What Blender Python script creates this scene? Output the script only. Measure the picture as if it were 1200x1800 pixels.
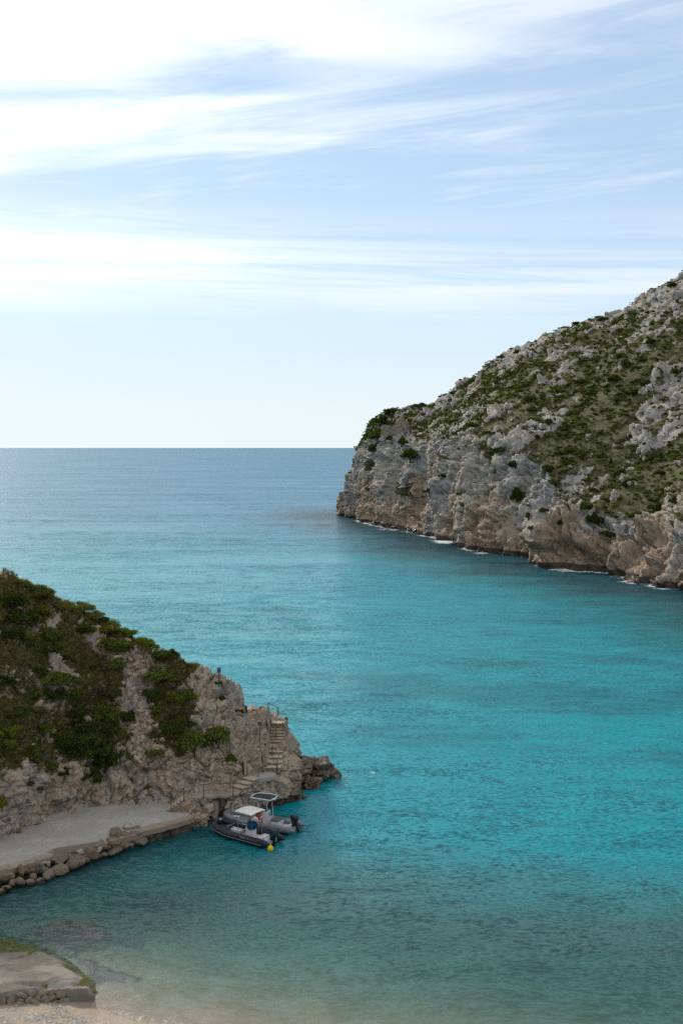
import bpy, bmesh, math, random
import numpy as np
from mathutils import Vector, Matrix

for o in list(bpy.data.objects):
    bpy.data.objects.remove(o)
SC = bpy.context.scene
COL = SC.collection
R = math.radians

# ------------------------------------------------------------------ camera
CAM_H, FPX, HORIZON = 28.0, 2000.0, 787.0       # metres, focal length in photo pixels, horizon row
cd = bpy.data.cameras.new('camera')
cam = bpy.data.objects.new('camera', cd)
COL.objects.link(cam)
cam.location = (0, 0, CAM_H)
cam.rotation_euler = (R(90), 0, 0)
cd.sensor_fit = 'VERTICAL'
cd.sensor_height = 36
cd.sensor_width = 24
cd.lens = 40
cd.shift_y = -113 / 1800
cd.clip_end = 300000
cd.clip_start = 0.5
SC.camera = cam

# ------------------------------------------------------------------ world
SUN_AZ, SUN_EL = R(-30), R(27)                  # to the left of the view, fairly high, behind thin cloud
SKY_STRENGTH = 0.075
w = bpy.data.worlds.new('World')
SC.world = w
w.use_nodes = True
nt = w.node_tree
nt.nodes.clear()


class NT:
    """tiny node-tree helper"""
    def __init__(self, tree):
        self.t = tree

    def n(self, typ, **kw):
        nd = self.t.nodes.new(typ)
        for k, v in kw.items():
            setattr(nd, k, v)
        return nd

    def link(self, a, b):
        self.t.links.new(a, b)

    def put(self, sock, v):
        if isinstance(v, bpy.types.NodeSocket):
            self.link(v, sock)
        elif v is not None:
            if sock.type == 'RGBA' and len(v) == 3:
                v = (*v, 1)
            sock.default_value = v

    def math(self, op, a, b=None, c=None, clamp=False):
        nd = self.n('ShaderNodeMath', operation=op, use_clamp=clamp)
        for s, v in zip(nd.inputs, (a, b, c)):
            self.put(s, v)
        return nd.outputs[0]

    def vmath(self, op, a, b=None):
        nd = self.n('ShaderNodeVectorMath', operation=op)
        self.put(nd.inputs[0], a)
        if b is not None:
            self.put(nd.inputs[1], b)
        return nd.outputs[0]

    def noise(self, vec, scale, detail=4, rough=0.55, dist=0.0, color=False):
        nd = self.n('ShaderNodeTexNoise')
        self.put(nd.inputs['Vector'], vec)
        self.put(nd.inputs['Scale'], scale)
        nd.inputs['Detail'].default_value = detail
        nd.inputs['Roughness'].default_value = rough
        nd.inputs['Distortion'].default_value = dist
        return nd.outputs['Color' if color else 'Fac']

    def voronoi(self, vec, scale, feature='F1', rand=1.0):
        nd = self.n('ShaderNodeTexVoronoi', feature=feature)
        self.put(nd.inputs['Vector'], vec)
        self.put(nd.inputs['Scale'], scale)
        nd.inputs['Randomness'].default_value = rand
        return nd.outputs['Distance']

    def ramp(self, fac, a, b, lo=0.0, hi=1.0, smooth=True):
        nd = self.n('ShaderNodeMapRange', interpolation_type='SMOOTHSTEP' if smooth else 'LINEAR')
        self.put(nd.inputs[0], fac)
        self.put(nd.inputs[1], a)
        self.put(nd.inputs[2], b)
        self.put(nd.inputs[3], lo)
        self.put(nd.inputs[4], hi)
        return nd.outputs[0]

    def mix(self, fac, a, b, blend='MIX'):
        nd = self.n('ShaderNodeMix', data_type='RGBA', blend_type=blend)
        self.put(nd.inputs[0], fac)
        self.put(nd.inputs[6], a)
        self.put(nd.inputs[7], b)
        return nd.outputs[2]

    def attr(self, name, out='Fac'):
        return self.n('ShaderNodeAttribute', attribute_name=name).outputs[out]

    def comb(self, x, y, z):
        nd = self.n('ShaderNodeCombineXYZ')
        for s, v in zip(nd.inputs, (x, y, z)):
            self.put(s, v)
        return nd.outputs[0]

    def bump(self, height, dist, strength=1.0, normal=None):
        nd = self.n('ShaderNodeBump')
        self.put(nd.inputs['Height'], height)
        nd.inputs['Distance'].default_value = dist
        self.put(nd.inputs['Strength'], strength)
        if normal is not None:
            self.link(normal, nd.inputs['Normal'])
        return nd.outputs[0]


T = NT(nt)
sky = T.n('ShaderNodeTexSky', sky_type='NISHITA')
sky.sun_disc = False
sky.sun_elevation = SUN_EL
sky.sun_rotation = SUN_AZ
sky.altitude = 0
sky.air_density = 1.0
sky.dust_density = 0.25
sky.ozone_density = 1.6
gen = T.n('ShaderNodeTexCoord').outputs['Generated']
sep = T.n('ShaderNodeSeparateXYZ')
T.link(gen, sep.inputs[0])
dx, dy, dz = sep.outputs
az = T.math('ARCTAN2', dx, dy)
el = T.math('ARCSINE', dz)
# high cloud seen in perspective: coordinates on a flat layer
inv = T.math('DIVIDE', 1.0, T.math('ADD', T.math('MAXIMUM', dz, 0.0), 0.06))
cx_ = T.math('MULTIPLY', dx, inv)
cy_ = T.math('MULTIPLY', dy, inv)
flat = T.comb(T.math('MULTIPLY', cx_, 0.55), T.math('MULTIPLY', cy_, 1.0), 0.0)
# azimuth / elevation streak coordinates (cirrus drawn out along the horizon)
uv = T.comb(T.math('MULTIPLY', az, 2.3), T.math('ADD', T.math('MULTIPLY', el, 19.0), T.math('MULTIPLY', az, -2.2)), 0.3)
streak = T.noise(uv, 1.25, 5, 0.58, 0.9)
fine = T.noise(T.comb(T.math('MULTIPLY', az, 7.0), T.math('ADD', T.math('MULTIPLY', el, 75.0), T.math('MULTIPLY', az, -6.0)), 1.7), 1.0, 4, 0.62, 0.6)
# the broad veil higher up: its lower edge climbs to the right
edge = T.math('ADD', 0.300, T.math('MULTIPLY', T.math('SINE', az), 0.17))
over = T.math('SUBTRACT', el, edge)
over = T.math('ADD', over, T.math('MULTIPLY', T.math('SUBTRACT', streak, 0.5), 0.30))
over = T.math('ADD', over, T.math('MULTIPLY', T.math('SUBTRACT', fine, 0.5), 0.05))
veil = T.ramp(over, -0.055, 0.06)
gaps = T.ramp(T.noise(flat, 0.9, 3, 0.55, 0.4), 0.34, 0.62, 0.15, 0.95)
veil = T.math('MULTIPLY', veil, gaps)
# the long band low over the sea
bc = T.math('ADD', 0.158, T.math('MULTIPLY', T.math('SUBTRACT', T.noise(T.comb(az, 0.0, 4.0), 1.6, 3), 0.5), 0.05))
bd = T.math('DIVIDE', T.math('SUBTRACT', el, bc), 0.034)
band = T.math('POWER', 2.718, T.math('MULTIPLY', T.math('MULTIPLY', bd, bd), -1.0))
uvb = T.comb(T.math('MULTIPLY', az, 1.8), T.math('ADD', T.math('MULTIPLY', el, 44.0), T.math('MULTIPLY', az, 1.2)), 2.3)
band = T.math('MULTIPLY', band, T.ramp(T.noise(uvb, 1.0, 5, 0.6, 0.7), 0.28, 0.62))
# thin wisps everywhere
wisp = T.math('MULTIPLY', T.ramp(fine, 0.46, 0.80), 0.30)
wisp = T.math('MULTIPLY', wisp, T.ramp(el, 0.09, 0.2))
cl = T.math('MAXIMUM', T.math('MAXIMUM', veil, T.math('MULTIPLY', band, 0.72)), wisp)
up = T.ramp(el, -0.02, 0.03)
cl = T.math('MULTIPLY', cl, up)
skyc = T.mix(1.0, sky.outputs[0], (SKY_STRENGTH,) * 3, 'MULTIPLY')
haze = T.ramp(el, 0.0, 0.24, 0.95, 0.52)        # milky air of a thinly veiled day
skyc = T.mix(haze, skyc, T.mix(T.ramp(el, 0.0, 0.16), (0.50, 0.565, 0.595), (0.36, 0.475, 0.60)))
# thin cloud glows towards the hidden sun
sdir = (math.sin(SUN_AZ) * math.cos(SUN_EL), math.cos(SUN_AZ) * math.cos(SUN_EL), math.sin(SUN_EL))
dotn = T.n('ShaderNodeVectorMath', operation='DOT_PRODUCT')
T.link(gen, dotn.inputs[0])
dotn.inputs[1].default_value = sdir
glow = T.math('ADD', 0.62, T.math('MULTIPLY', T.math('POWER', T.math('MAXIMUM', dotn.outputs['Value'], 0.0), 9.0), 0.55))
cloudc = T.mix(1.0, T.comb(glow, glow, glow), (1.0, 1.01, 1.03), 'MULTIPLY')
col = T.mix(cl, skyc, cloudc)
col = T.mix(T.ramp(el, -0.02, -0.001, 1.0, 0.0), col, (0.03, 0.10, 0.12))   # what lies below the horizon is sea
bg = T.n('ShaderNodeBackground')
T.link(col, bg.inputs[0])
bg.inputs[1].default_value = 1.0
wo = T.n('ShaderNodeOutputWorld')
T.link(bg.outputs[0], wo.inputs[0])

# ------------------------------------------------------------------ sun, exposure
sl = bpy.data.lights.new('sun', 'SUN')
sl.energy = 2.3
sl.angle = R(8)
sl.color = (1.0, 0.94, 0.85)
sun = bpy.data.objects.new('sun', sl)
COL.objects.link(sun)
sd = Vector((math.sin(SUN_AZ) * math.cos(SUN_EL), math.cos(SUN_AZ) * math.cos(SUN_EL), math.sin(SUN_EL)))
sun.rotation_euler = sd.to_track_quat('Z', 'Y').to_euler()
sun.location = (-60, 40, 80)
SC.view_settings.view_transform = 'Standard'
SC.view_settings.look = 'None'
SC.view_settings.gamma = 1
SC.view_settings.exposure = 0.70
SC.view_settings.use_curve_mapping = False
SC.cycles.use_denoising = False
SC.cycles.max_bounces = 5
SC.cycles.transparent_max_bounces = 8
SC.cycles.caustics_reflective = False
SC.cycles.caustics_refractive = False


# ------------------------------------------------------------------ helpers
def at(px, py, z=0.0):
    """photo pixel + height -> point in the place (camera is level at 28 m)"""
    D = (CAM_H - z) * FPX / (py - HORIZON)
    return np.array(((px - 600) / FPX * D, D, z))


def at_d(px, py, D):
    return np.array(((px - 600) / FPX * D, D, CAM_H - (py - HORIZON) / FPX * D))


def to_px(P):
    P = np.asarray(P)
    return 600 + FPX * P[..., 0] / P[..., 1], HORIZON + FPX * (CAM_H - P[..., 2]) / P[..., 1]


def _hash(ix, iy, iz, seed):
    h = (ix.astype(np.int64) * 374761393 + iy.astype(np.int64) * 668265263 + iz.astype(np.int64) * 1440662683 + seed * 974634821) & 0xFFFFFFFF
    h = ((h ^ (h >> 13)) * 1274126177) & 0xFFFFFFFF
    h = ((h ^ (h >> 16)) * 2246822519) & 0xFFFFFFFF
    return h ^ (h >> 15)


def perlin(p, seed=0):
    p = np.asarray(p, float)
    i = np.floor(p).astype(np.int64)
    f = p - i
    u = f * f * f * (f * (f * 6 - 15) + 10)
    out = 0
    for a in (0, 1):
        for b in (0, 1):
            for c in (0, 1):
                h = _hash(i[..., 0] + a, i[..., 1] + b, i[..., 2] + c, seed)
                gx = (h & 1023) / 511.5 - 1
                gy = ((h >> 10) & 1023) / 511.5 - 1
                gz = ((h >> 20) & 1023) / 511.5 - 1
                d = gx * (f[..., 0] - a) + gy * (f[..., 1] - b) + gz * (f[..., 2] - c)
                wt = (u[..., 0] if a else 1 - u[..., 0]) * (u[..., 1] if b else 1 - u[..., 1]) * (u[..., 2] if c else 1 - u[..., 2])
                out = out + d * wt
    return out


def fbm(p, octv=4, gain=0.5, seed=0):
    s, a = 0, 1.0
    p = np.asarray(p, float)
    for k in range(octv):
        s = s + a * perlin(p * (2.03 ** k) + k * 17.3, seed + k)
        a *= gain
    return s


def ridged(p, octv=4, gain=0.5, seed=0):
    s, a = 0, 1.0
    for k in range(octv):
        s = s + a * (1 - np.abs(perlin(p * (2.07 ** k) + k * 11.1, seed + k)) * 2.2)
        a *= gain
    return s


def cells(p, seed=0):
    """F1, F2 distances, a random number per nearest cell and a random flat tilt inside it"""
    p = np.asarray(p, float)
    i = np.floor(p).astype(np.int64)
    f1 = np.full(p.shape[:-1], 9.0)
    f2 = np.full(p.shape[:-1], 9.0)
    hb = np.zeros(p.shape[:-1], np.int64)
    tx, ty, tz = np.zeros(p.shape[:-1]), np.zeros(p.shape[:-1]), np.zeros(p.shape[:-1])
    for a in (-1, 0, 1):
        for b in (-1, 0, 1):
            for c in (-1, 0, 1):
                cx, cy, cz = i[..., 0] + a, i[..., 1] + b, i[..., 2] + c
                h = _hash(cx, cy, cz, seed)
                ex = p[..., 0] - cx - (h & 1023) / 1023.0
                ey = p[..., 1] - cy - ((h >> 10) & 1023) / 1023.0
                ez = p[..., 2] - cz - ((h >> 20) & 1023) / 1023.0
                d = np.sqrt(ex * ex + ey * ey + ez * ez)
                new = d < f1
                f2 = np.where(new, f1, np.minimum(f2, d))
                hb = np.where(new, h, hb)
                tx, ty, tz = np.where(new, ex, tx), np.where(new, ey, ty), np.where(new, ez, tz)
                f1 = np.where(new, d, f1)
    r0 = ((hb * 2654435761) & 0xFFFF) / 65535.0
    r1, r2, r3 = (((hb * k) >> 7 & 1023) / 511.5 - 1 for k in (40503, 69069, 134775813))
    return f1, f2, r0, tx * r1 + ty * r2 + tz * r3


def sstep(x, a, b):
    t = np.clip((x - a) / (b - a), 0, 1)
    return t * t * (3 - 2 * t)


def mesh_np(name, V, F, smooth=True, attrs=None, tri=False):
    """mesh from numpy arrays; attrs: dict name -> per-vertex float or rgba"""
    V = np.ascontiguousarray(V, dtype=np.float32)
    F = np.ascontiguousarray(F, dtype=np.int32)
    k = F.shape[1]
    me = bpy.data.meshes.new(name)
    me.vertices.add(len(V))
    me.vertices.foreach_set('co', V.ravel())
    me.loops.add(F.size)
    me.loops.foreach_set('vertex_index', F.ravel())
    me.polygons.add(len(F))
    me.polygons.foreach_set('loop_start', np.arange(0, F.size, k, dtype=np.int32))
    me.polygons.foreach_set('loop_total', np.full(len(F), k, dtype=np.int32))
    me.polygons.foreach_set('use_smooth', np.full(len(F), smooth, dtype=bool))
    me.update(calc_edges=True)
    for an, arr in (attrs or {}).items():
        arr = np.asarray(arr, dtype=np.float32)
        if arr.ndim == 1:
            at_ = me.attributes.new(an, 'FLOAT', 'POINT')
            at_.data.foreach_set('value', arr)
        else:
            at_ = me.attributes.new(an, 'FLOAT_COLOR', 'POINT')
            at_.data.foreach_set('color', arr.ravel())
    return me


def grid_faces(nu, nv):
    i = np.arange(nu - 1)[:, None] * nv + np.arange(nv - 1)[None, :]
    return np.stack([i, i + nv, i + nv + 1, i + 1], -1).reshape(-1, 4)


def grid_normals(P):
    du = np.gradient(P, axis=0)
    dv = np.gradient(P, axis=1)
    n = np.cross(du, dv)
    return n / (np.linalg.norm(n, axis=-1, keepdims=True) + 1e-9)


def link(name, me, mat=None, parent=None, loc=None, rot=None):
    o = bpy.data.objects.new(name, me)
    COL.objects.link(o)
    if mat is not None and me is not None and len(me.materials) == 0:
        me.materials.append(mat)
    if parent is not None:
        o.parent = parent
    if loc is not None:
        o.location = loc
    if rot is not None:
        o.rotation_euler = rot
    return o


def tag(o, label=None, cat=None, group=None, kind=None):
    if label:
        o['label'] = label
    if cat:
        o['category'] = cat
    if group:
        o['group'] = group
    if kind:
        o['kind'] = kind
    return o


def empty(name, loc=(0, 0, 0), rz=0.0):
    o = bpy.data.objects.new(name, None)
    COL.objects.link(o)
    o.empty_display_size = 0.2
    o.location = loc
    o.rotation_euler = (0, 0, rz)
    return o


def mat_new(name):
    m = bpy.data.materials.new(name)
    m.use_nodes = True
    m.node_tree.nodes.clear()
    t = NT(m.node_tree)
    out = t.n('ShaderNodeOutputMaterial')
    return m, t, out


def principled(t, out, color, rough=0.6, spec=0.3, metal=0.0, normal=None):
    b = t.n('ShaderNodeBsdfPrincipled')
    t.put(b.inputs['Base Color'], color)
    t.put(b.inputs['Roughness'], rough)
    t.put(b.inputs['Metallic'], metal)
    t.put(b.inputs['Specular IOR Level'], spec)
    if normal is not None:
        t.link(normal, b.inputs['Normal'])
    t.link(b.outputs[0], out.inputs[0])
    return b


def m_plain(name, color, rough=0.5, spec=0.4, metal=0.0, var=0.12, scale=6.0, bump=0.0):
    """plain finish with a little wear: tone varies with noise"""
    m, t, out = mat_new(name)
    g = t.n('ShaderNodeTexCoord').outputs['Object']
    nz = t.noise(g, scale, 5, 0.6)
    dark = tuple(c * (1 - 2.2 * var) for c in color)
    lite = tuple(min(1, c * (1 + var)) for c in color)
    c = t.mix(t.ramp(nz, 0.3, 0.7), dark, lite)
    nrm = t.bump(t.noise(g, scale * 8, 3), bump) if bump else None
    principled(t, out, c, t.ramp(nz, 0.2, 0.8, rough * 0.85, min(1, rough * 1.15)), spec, metal, nrm)
    return m


class MB:
    """collects simple shapes into ONE mesh"""
    def __init__(self):
        self.v, self.f = [], []

    def add(self, V, F):
        o = len(self.v)
        self.v += [tuple(map(float, p)) for p in V]
        self.f += [tuple(int(i) + o for i in f) for f in F]
        return self

    def box(self, c, s, bev=0.0, rot=None, seg=2):
        bm = bmesh.new()
        bmesh.ops.create_cube(bm, size=1)
        bmesh.ops.scale(bm, vec=s, verts=bm.verts)
        if bev:
            bmesh.ops.bevel(bm, geom=bm.edges[:], offset=bev, segments=seg, affect='EDGES', profile=0.5)
        M = Matrix.Translation(c)
        if rot is not None:
            M = M @ (rot if isinstance(rot, Matrix) else Matrix.Rotation(rot, 4, 'Z'))
        bmesh.ops.transform(bm, matrix=M, verts=bm.verts)
        bm.verts.index_update()
        self.add([v.co for v in bm.verts], [[v.index for v in f.verts] for f in bm.faces])
        bm.free()
        return self

    def tube(self, pts, r, n=10, caps=True, closed=False):
        """round bar along pts; r a number or one per point"""
        pts = [Vector(p) for p in pts]
        m = len(pts)
        rr = [r] * m if not hasattr(r, '__len__') else list(r)
        V, F = [], []
        up = Vector((0, 0, 1))
        prev = None
        for i, p in enumerate(pts):
            a = pts[(i - 1) % m] if (closed or i > 0) else p
            b = pts[(i + 1) % m] if (closed or i < m - 1) else p
            d = (b - a).normalized()
            if prev is None:
                x = d.cross(up)
                if x.length < 1e-3:
                    x = d.cross(Vector((1, 0, 0)))
            else:
                x = prev - d * prev.dot(d)
            x.normalize()
            prev = x
            y = d.cross(x)
            for k in range(n):
                t = 2 * math.pi * k / n
                V.append(p + x * math.cos(t) * rr[i] + y * math.sin(t) * rr[i])
        for i in range(m if closed else m - 1):
            j = (i + 1) % m
            for k in range(n):
                F.append((i * n + k, i * n + (k + 1) % n, j * n + (k + 1) % n, j * n + k))
        if caps and not closed:
            F.append(tuple(range(n - 1, -1, -1)))
            F.append(tuple((m - 1) * n + k for k in range(n)))
        return self.add(V, F)

    def loft(self, rings, caps=True):
        n = len(rings[0])
        V = [p for r_ in rings for p in r_]
        F = []
        for i in range(len(rings) - 1):
            for k in range(n):
                F.append((i * n + k, i * n + (k + 1) % n, (i + 1) * n + (k + 1) % n, (i + 1) * n + k))
        if caps:
            F.append(tuple(range(n - 1, -1, -1)))
            F.append(tuple((len(rings) - 1) * n + k for k in range(n)))
        return self.add(V, F)

    def lathe(self, prof, n=20, c=(0, 0, 0)):
        return self.loft([[(c[0] + r_ * math.cos(2 * math.pi * k / n), c[1] + r_ * math.sin(2 * math.pi * k / n), c[2] + z) for k in range(n)] for r_, z in prof])

    def mesh(self, name, smooth=None):
        me = bpy.data.meshes.new(name)
        me.from_pydata(self.v, [], self.f)
        me.update()
        bm = bmesh.new()
        bm.from_mesh(me)
        bmesh.ops.recalc_face_normals(bm, faces=bm.faces)
        bm.to_mesh(me)
        bm.free()
        if smooth is not None:
            me.polygons.foreach_set('use_smooth', [True] * len(me.polygons))
            me.set_sharp_from_angle(angle=R(smooth))
        return me

    def build(self, name, mat, parent=None, loc=None, rot=None, smooth=40):
        return link(name, self.mesh(name, smooth), mat, parent, loc, rot)


def poly_sdf(x, y, poly):
    """signed distance to a polygon, negative inside"""
    poly = np.asarray(poly, float)
    d = np.full(x.shape, 1e9)
    inside = np.zeros(x.shape, bool)
    n = len(poly)
    for i in range(n):
        a, b = poly[i], poly[(i + 1) % n]
        e = b - a
        wx, wy = x - a[0], y - a[1]
        t = np.clip((wx * e[0] + wy * e[1]) / (e @ e), 0, 1)
        d = np.minimum(d, (wx - e[0] * t) ** 2 + (wy - e[1] * t) ** 2)
        c = ((a[1] > y) != (b[1] > y)) & (x < (b[0] - a[0]) * (y - a[1]) / (b[1] - a[1] + 1e-12) + a[0])
        inside ^= c
    d = np.sqrt(d)
    return np.where(inside, -d, d)


def poly_dist(x, y, line):
    line = np.asarray(line, float)
    d = np.full(x.shape, 1e9)
    for a, b in zip(line[:-1], line[1:]):
        e = b - a
        wx, wy = x - a[0], y - a[1]
        t = np.clip((wx * e[0] + wy * e[1]) / (e @ e), 0, 1)
        d = np.minimum(d, (wx - e[0] * t) ** 2 + (wy - e[1] * t) ** 2)
    return np.sqrt(d)


# ------------------------------------------------------------------ materials of the setting
def m_rock(name, beige, grey, dark, ochre, soil, green, scale=1.0):
    """limestone with mineral stains; attributes: veg (soil and low growth), och (iron staining), wet (tide band)"""
    m, t, out = mat_new(name)
    pos = t.n('ShaderNodeNewGeometry').outputs['Position']
    ps = t.vmath('MULTIPLY', pos, (scale, scale, scale * 0.55))
    n1 = t.noise(ps, 0.35, 6, 0.62, 0.4)
    n2 = t.noise(ps, 1.7, 7, 0.65, 0.2)
    n3 = t.noise(pos, 7.0 * scale, 5, 0.7)
    c = t.mix(t.ramp(n1, 0.38, 0.62), beige, grey)
    c = t.mix(t.math('MULTIPLY', t.ramp(t.math('ADD', t.attr('och'), t.math('MULTIPLY', t.math('SUBTRACT', n1, 0.5), 1.6)), 0.25, 1.0), 0.85), c, ochre)
    c = t.mix(t.ramp(n2, 0.52, 0.72, 0.0, 0.65), c, dark)
    # dark run-off streaks drawn down the faces
    rs = t.vmath('MULTIPLY', pos, (scale * 1.5, scale * 1.5, scale * 0.10))
    run = t.math('MULTIPLY', t.ramp(t.noise(rs, 1.0, 6, 0.65, 0.3), 0.52, 0.70), t.ramp(n1, 0.30, 0.60, 0.15, 0.75))
    c = t.mix(run, c, tuple(1.15 * q for q in dark))
    # dark lichen spots and hairline joints
    vor = t.voronoi(t.vmath('ADD', ps, t.vmath('MULTIPLY', t.noise(ps, 1.2, 3, color=True), (0.7, 0.7, 0.7))), 1.1, 'DISTANCE_TO_EDGE')
    joint = t.ramp(vor, 0.0, 0.035, 1.0, 0.0)
    joint = t.math('MULTIPLY', joint, t.ramp(n1, 0.35, 0.6))
    spots = t.math('MULTIPLY', t.ramp(n3, 0.60, 0.72), 0.6)
    c = t.mix(t.math('MULTIPLY', spots, 0.6), c, tuple(0.35 * q for q in dark))
    c = t.mix(1.0, c, t.mix(n3, (0.72, 0.72, 0.72), (1.2, 1.2, 1.2)), 'MULTIPLY')
    # low growth and soil
    sg = t.mix(t.ramp(t.noise(pos, 0.9 * scale, 5, 0.7), 0.40, 0.60), soil, green)
    sg = t.mix(1.0, sg, t.mix(n3, (0.5, 0.5, 0.5), (1.4, 1.4, 1.4)), 'MULTIPLY')
    vg = t.math('ADD', t.attr('veg'), t.math('MULTIPLY', t.math('SUBTRACT', n2, 0.5), 0.9))
    c = t.mix(t.ramp(vg, 0.40, 0.58), c, sg)
    wet = t.ramp(t.math('ADD', t.attr('wet'), t.math('MULTIPLY', t.math('SUBTRACT', n2, 0.5), 0.8)), 0.3, 0.7)
    c = t.mix(t.math('MULTIPLY', wet, 0.88), c, (0.028, 0.021, 0.015))
    h = t.math('ADD', t.math('MULTIPLY', n2, 1.0), t.math('MULTIPLY', n3, 0.35))
    h = t.math('SUBTRACT', h, t.math('MULTIPLY', joint, 0.35))
    nrm = t.bump(h, 0.30 / scale, 0.9)
    principled(t, out, c, t.ramp(wet, 0, 1, 0.9, 0.5), 0.2, 0, nrm)
    return m


M_HILL = m_rock('hillside limestone', (0.47, 0.352, 0.245), (0.425, 0.36, 0.295), (0.105, 0.078, 0.056), (0.30, 0.185, 0.10),
                (0.15, 0.112, 0.068), (0.070, 0.078, 0.024), 1.0)
M_HEAD = m_rock('headland limestone', (0.39, 0.335, 0.27), (0.385, 0.358, 0.325), (0.080, 0.073, 0.066), (0.35, 0.235, 0.145),
                (0.105, 0.085, 0.045), (0.080, 0.083, 0.026), 0.28)


def sections(cols, npts_u, npts_v, smooth_u=0):
    """surface through columns of 3-D control points: even steps along the coast and up each profile"""
    cols = np.asarray(cols, float)                     # (S, K, 3)
    s = np.r_[0, np.cumsum(np.linalg.norm(np.diff(cols[:, 1], axis=0), axis=1) + 0.35 * np.linalg.norm(np.diff(cols[:, -3], axis=0), axis=1))]
    uu = np.linspace(0, s[-1], npts_u)
    K = cols.shape[1]
    prof = np.stack([np.stack([np.interp(uu, s, cols[:, k, a]) for a in range(3)], -1) for k in range(K)], 1)   # (U,K,3)
    if smooth_u:
        ker = np.hanning(smooth_u + 2)[1:-1]
        ker /= ker.sum()
        pad = np.concatenate([np.repeat(prof[:1], smooth_u // 2, 0), prof, np.repeat(prof[-1:], smooth_u // 2, 0)], 0)
        prof = np.stack([np.stack([np.convolve(pad[:, k, a], ker, 'same')[smooth_u // 2: smooth_u // 2 + npts_u] for a in range(3)], -1) for k in range(K)], 1)
    return uu, prof


def resample(prof, npts_v, weights):
    """walk every profile at even steps; weights stretch or thin out single spans"""
    U, K, _ = prof.shape
    seg = np.linalg.norm(np.diff(prof, axis=1), axis=2) * np.asarray(weights)[None, :]
    L = np.concatenate([np.zeros((U, 1)), np.cumsum(seg, 1)], 1)
    t = np.linspace(0, 1, npts_v)
    P = np.empty((U, npts_v, 3))
    kk = np.empty((U, npts_v))
    for i in range(U):
        x = t * L[i, -1]
        for a in range(3):
            P[i, :, a] = np.interp(x, L[i], prof[i, :, a])
        kk[i] = np.interp(x, L[i], np.arange(K))
    return P, kk


def smooth_v(P, it):
    for _ in range(it):
        Q = P.copy()
        Q[:, 1:-1] = 0.25 * P[:, :-2] + 0.5 * P[:, 1:-1] + 0.25 * P[:, 2:]
        P = Q
    return P


# ------------------------------------------------------------------ hillside (the spur with the landing)
QUAY_Z = 0.95
RIDGE = np.array([(-70, 97, 30), (-45, 97, 25.0), (-35, 96.5, 20.8), (-28.8, 96, 17.7), (-26, 96.4, 16.5), (-24, 97, 15.2), (-19.5, 97.5, 12.5), (-16.5, 96.5, 11.3),
                  (-14.2, 95, 10.6), (-12.6, 94.3, 10.2), (-10.6, 93.8, 9.35), (-9.3, 93.7, 9.0), (-8.7, 94, 8.3), (-8, 94.2, 7.15),
                  (-6.6, 95, 6.5), (-5.6, 95.8, 5.75), (-4.75, 96, 5.35), (-4.35, 96, 4.2), (-3.9, 96, 3.0), (-3.3, 96.1, 2.2), (-2.0, 96.7, 1.45), (-1.1, 96.9, 1.1), (-0.35, 97.1, 0.35), (0.3, 97.2, -1.0), (3, 97.2, -4)])
# foot of the bank: x, Y of the water line or the back of the landing, ledge height, ledge depth, height of the rock face above the ledge
FOOT = np.array([(-70, 40, 1.0, 0.1, 3.5), (-45, 55, 1.0, 0.1, 3.5), (-30, 69, 1.0, 0.1, 3.6), (-25, 75.5, 1.0, 0.1, 3.6), (-23.4, 77.9, 1.0, 0.1, 3.4), (-22.2, 80.6, 1.0, 0.1, 3.4),
                 (-20.9, 83.5, 1.0, 0.1, 3.3), (-18.3, 85.2, 1.0, 0.1, 3.0), (-14.5, 86.7, 1.0, 0.1, 3.2), (-13.0, 86.2, 1.1, 0.2, 3.2),
                 (-12.3, 85.4, 1.55, 0.9, 3.0), (-11.2, 84.75, 1.75, 1.3, 2.6), (-10.4, 84.9, 1.75, 1.3, 2.4), (-9.75, 85.3, 1.75, 1.1, 2.4), (-9.5, 86.2, 1.6, 0.5, 2.4), (-8.75, 86.3, 1.6, 0.5, 2.2),
                 (-8.5, 85.4, 1.75, 1.4, 2.0), (-7.6, 85.9, 1.8, 1.4, 1.9), (-6.5, 87.3, 2.2, 1.4, 1.5), (-5.2, 88.2, 2.4, 1.6, 0.9), (-4.3, 89.0, 1.7, 0.8, 0.6),
                 (-3.5, 90.0, 1.0, 0.8, 0.4), (-3.2, 91.5, 0.9, 0.8, 0.3), (-2.9, 93.8, 0.6, 0.5, 0.3), (-2.0, 94.9, 0.5, 0.3, 0.3), (-1.1, 95.7, 0.4, 0.3, 0.2), (-0.35, 96.6, 0.1, 0.1, 0.1), (0.3, 96.9, -1.2, 0.1, 0.1), (3, 97.0, -4.2, 0.1, 0.1)])
xs = np.unique(np.r_[FOOT[:, 0], RIDGE[:, 0]])
cols = []
for x in xs:
    fy, lz, ld, fh = (np.interp(x, FOOT[:, 0], FOOT[:, k]) for k in (1, 2, 3, 4))
    ry, rz = (np.interp(x, RIDGE[:, 0], RIDGE[:, k]) for k in (1, 2))
    c4 = np.array((x, fy + 0.35 + ld + 0.32 * fh, lz + fh))
    r_ = np.array((x, ry, rz))
    if c4[2] > rz - 0.1:
        c4[2] = rz * 0.6 + lz * 0.4
    if c4[1] > ry - 0.3:
        c4[1] = ry - 0.3
    mid = c4 * 0.5 + r_ * 0.5 + np.array((0, 0.0, 0.06 * (rz - c4[2])))
    cols.append([(x, fy - 1.6, -3.2), (x, fy - 0.15, min(0, lz - 0.3)), (x, fy + 0.25, lz), (x, fy + 0.35 + ld, lz + 0.05), c4, mid, r_,
                 (x, ry + 4, rz - 3.0), (x, ry + 18, -5)])
HX = np.concatenate([np.linspace(-70, -32, 60, endpoint=False), np.arange(-32, 1.2, 0.105)])
cols = np.asarray(cols)
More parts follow.
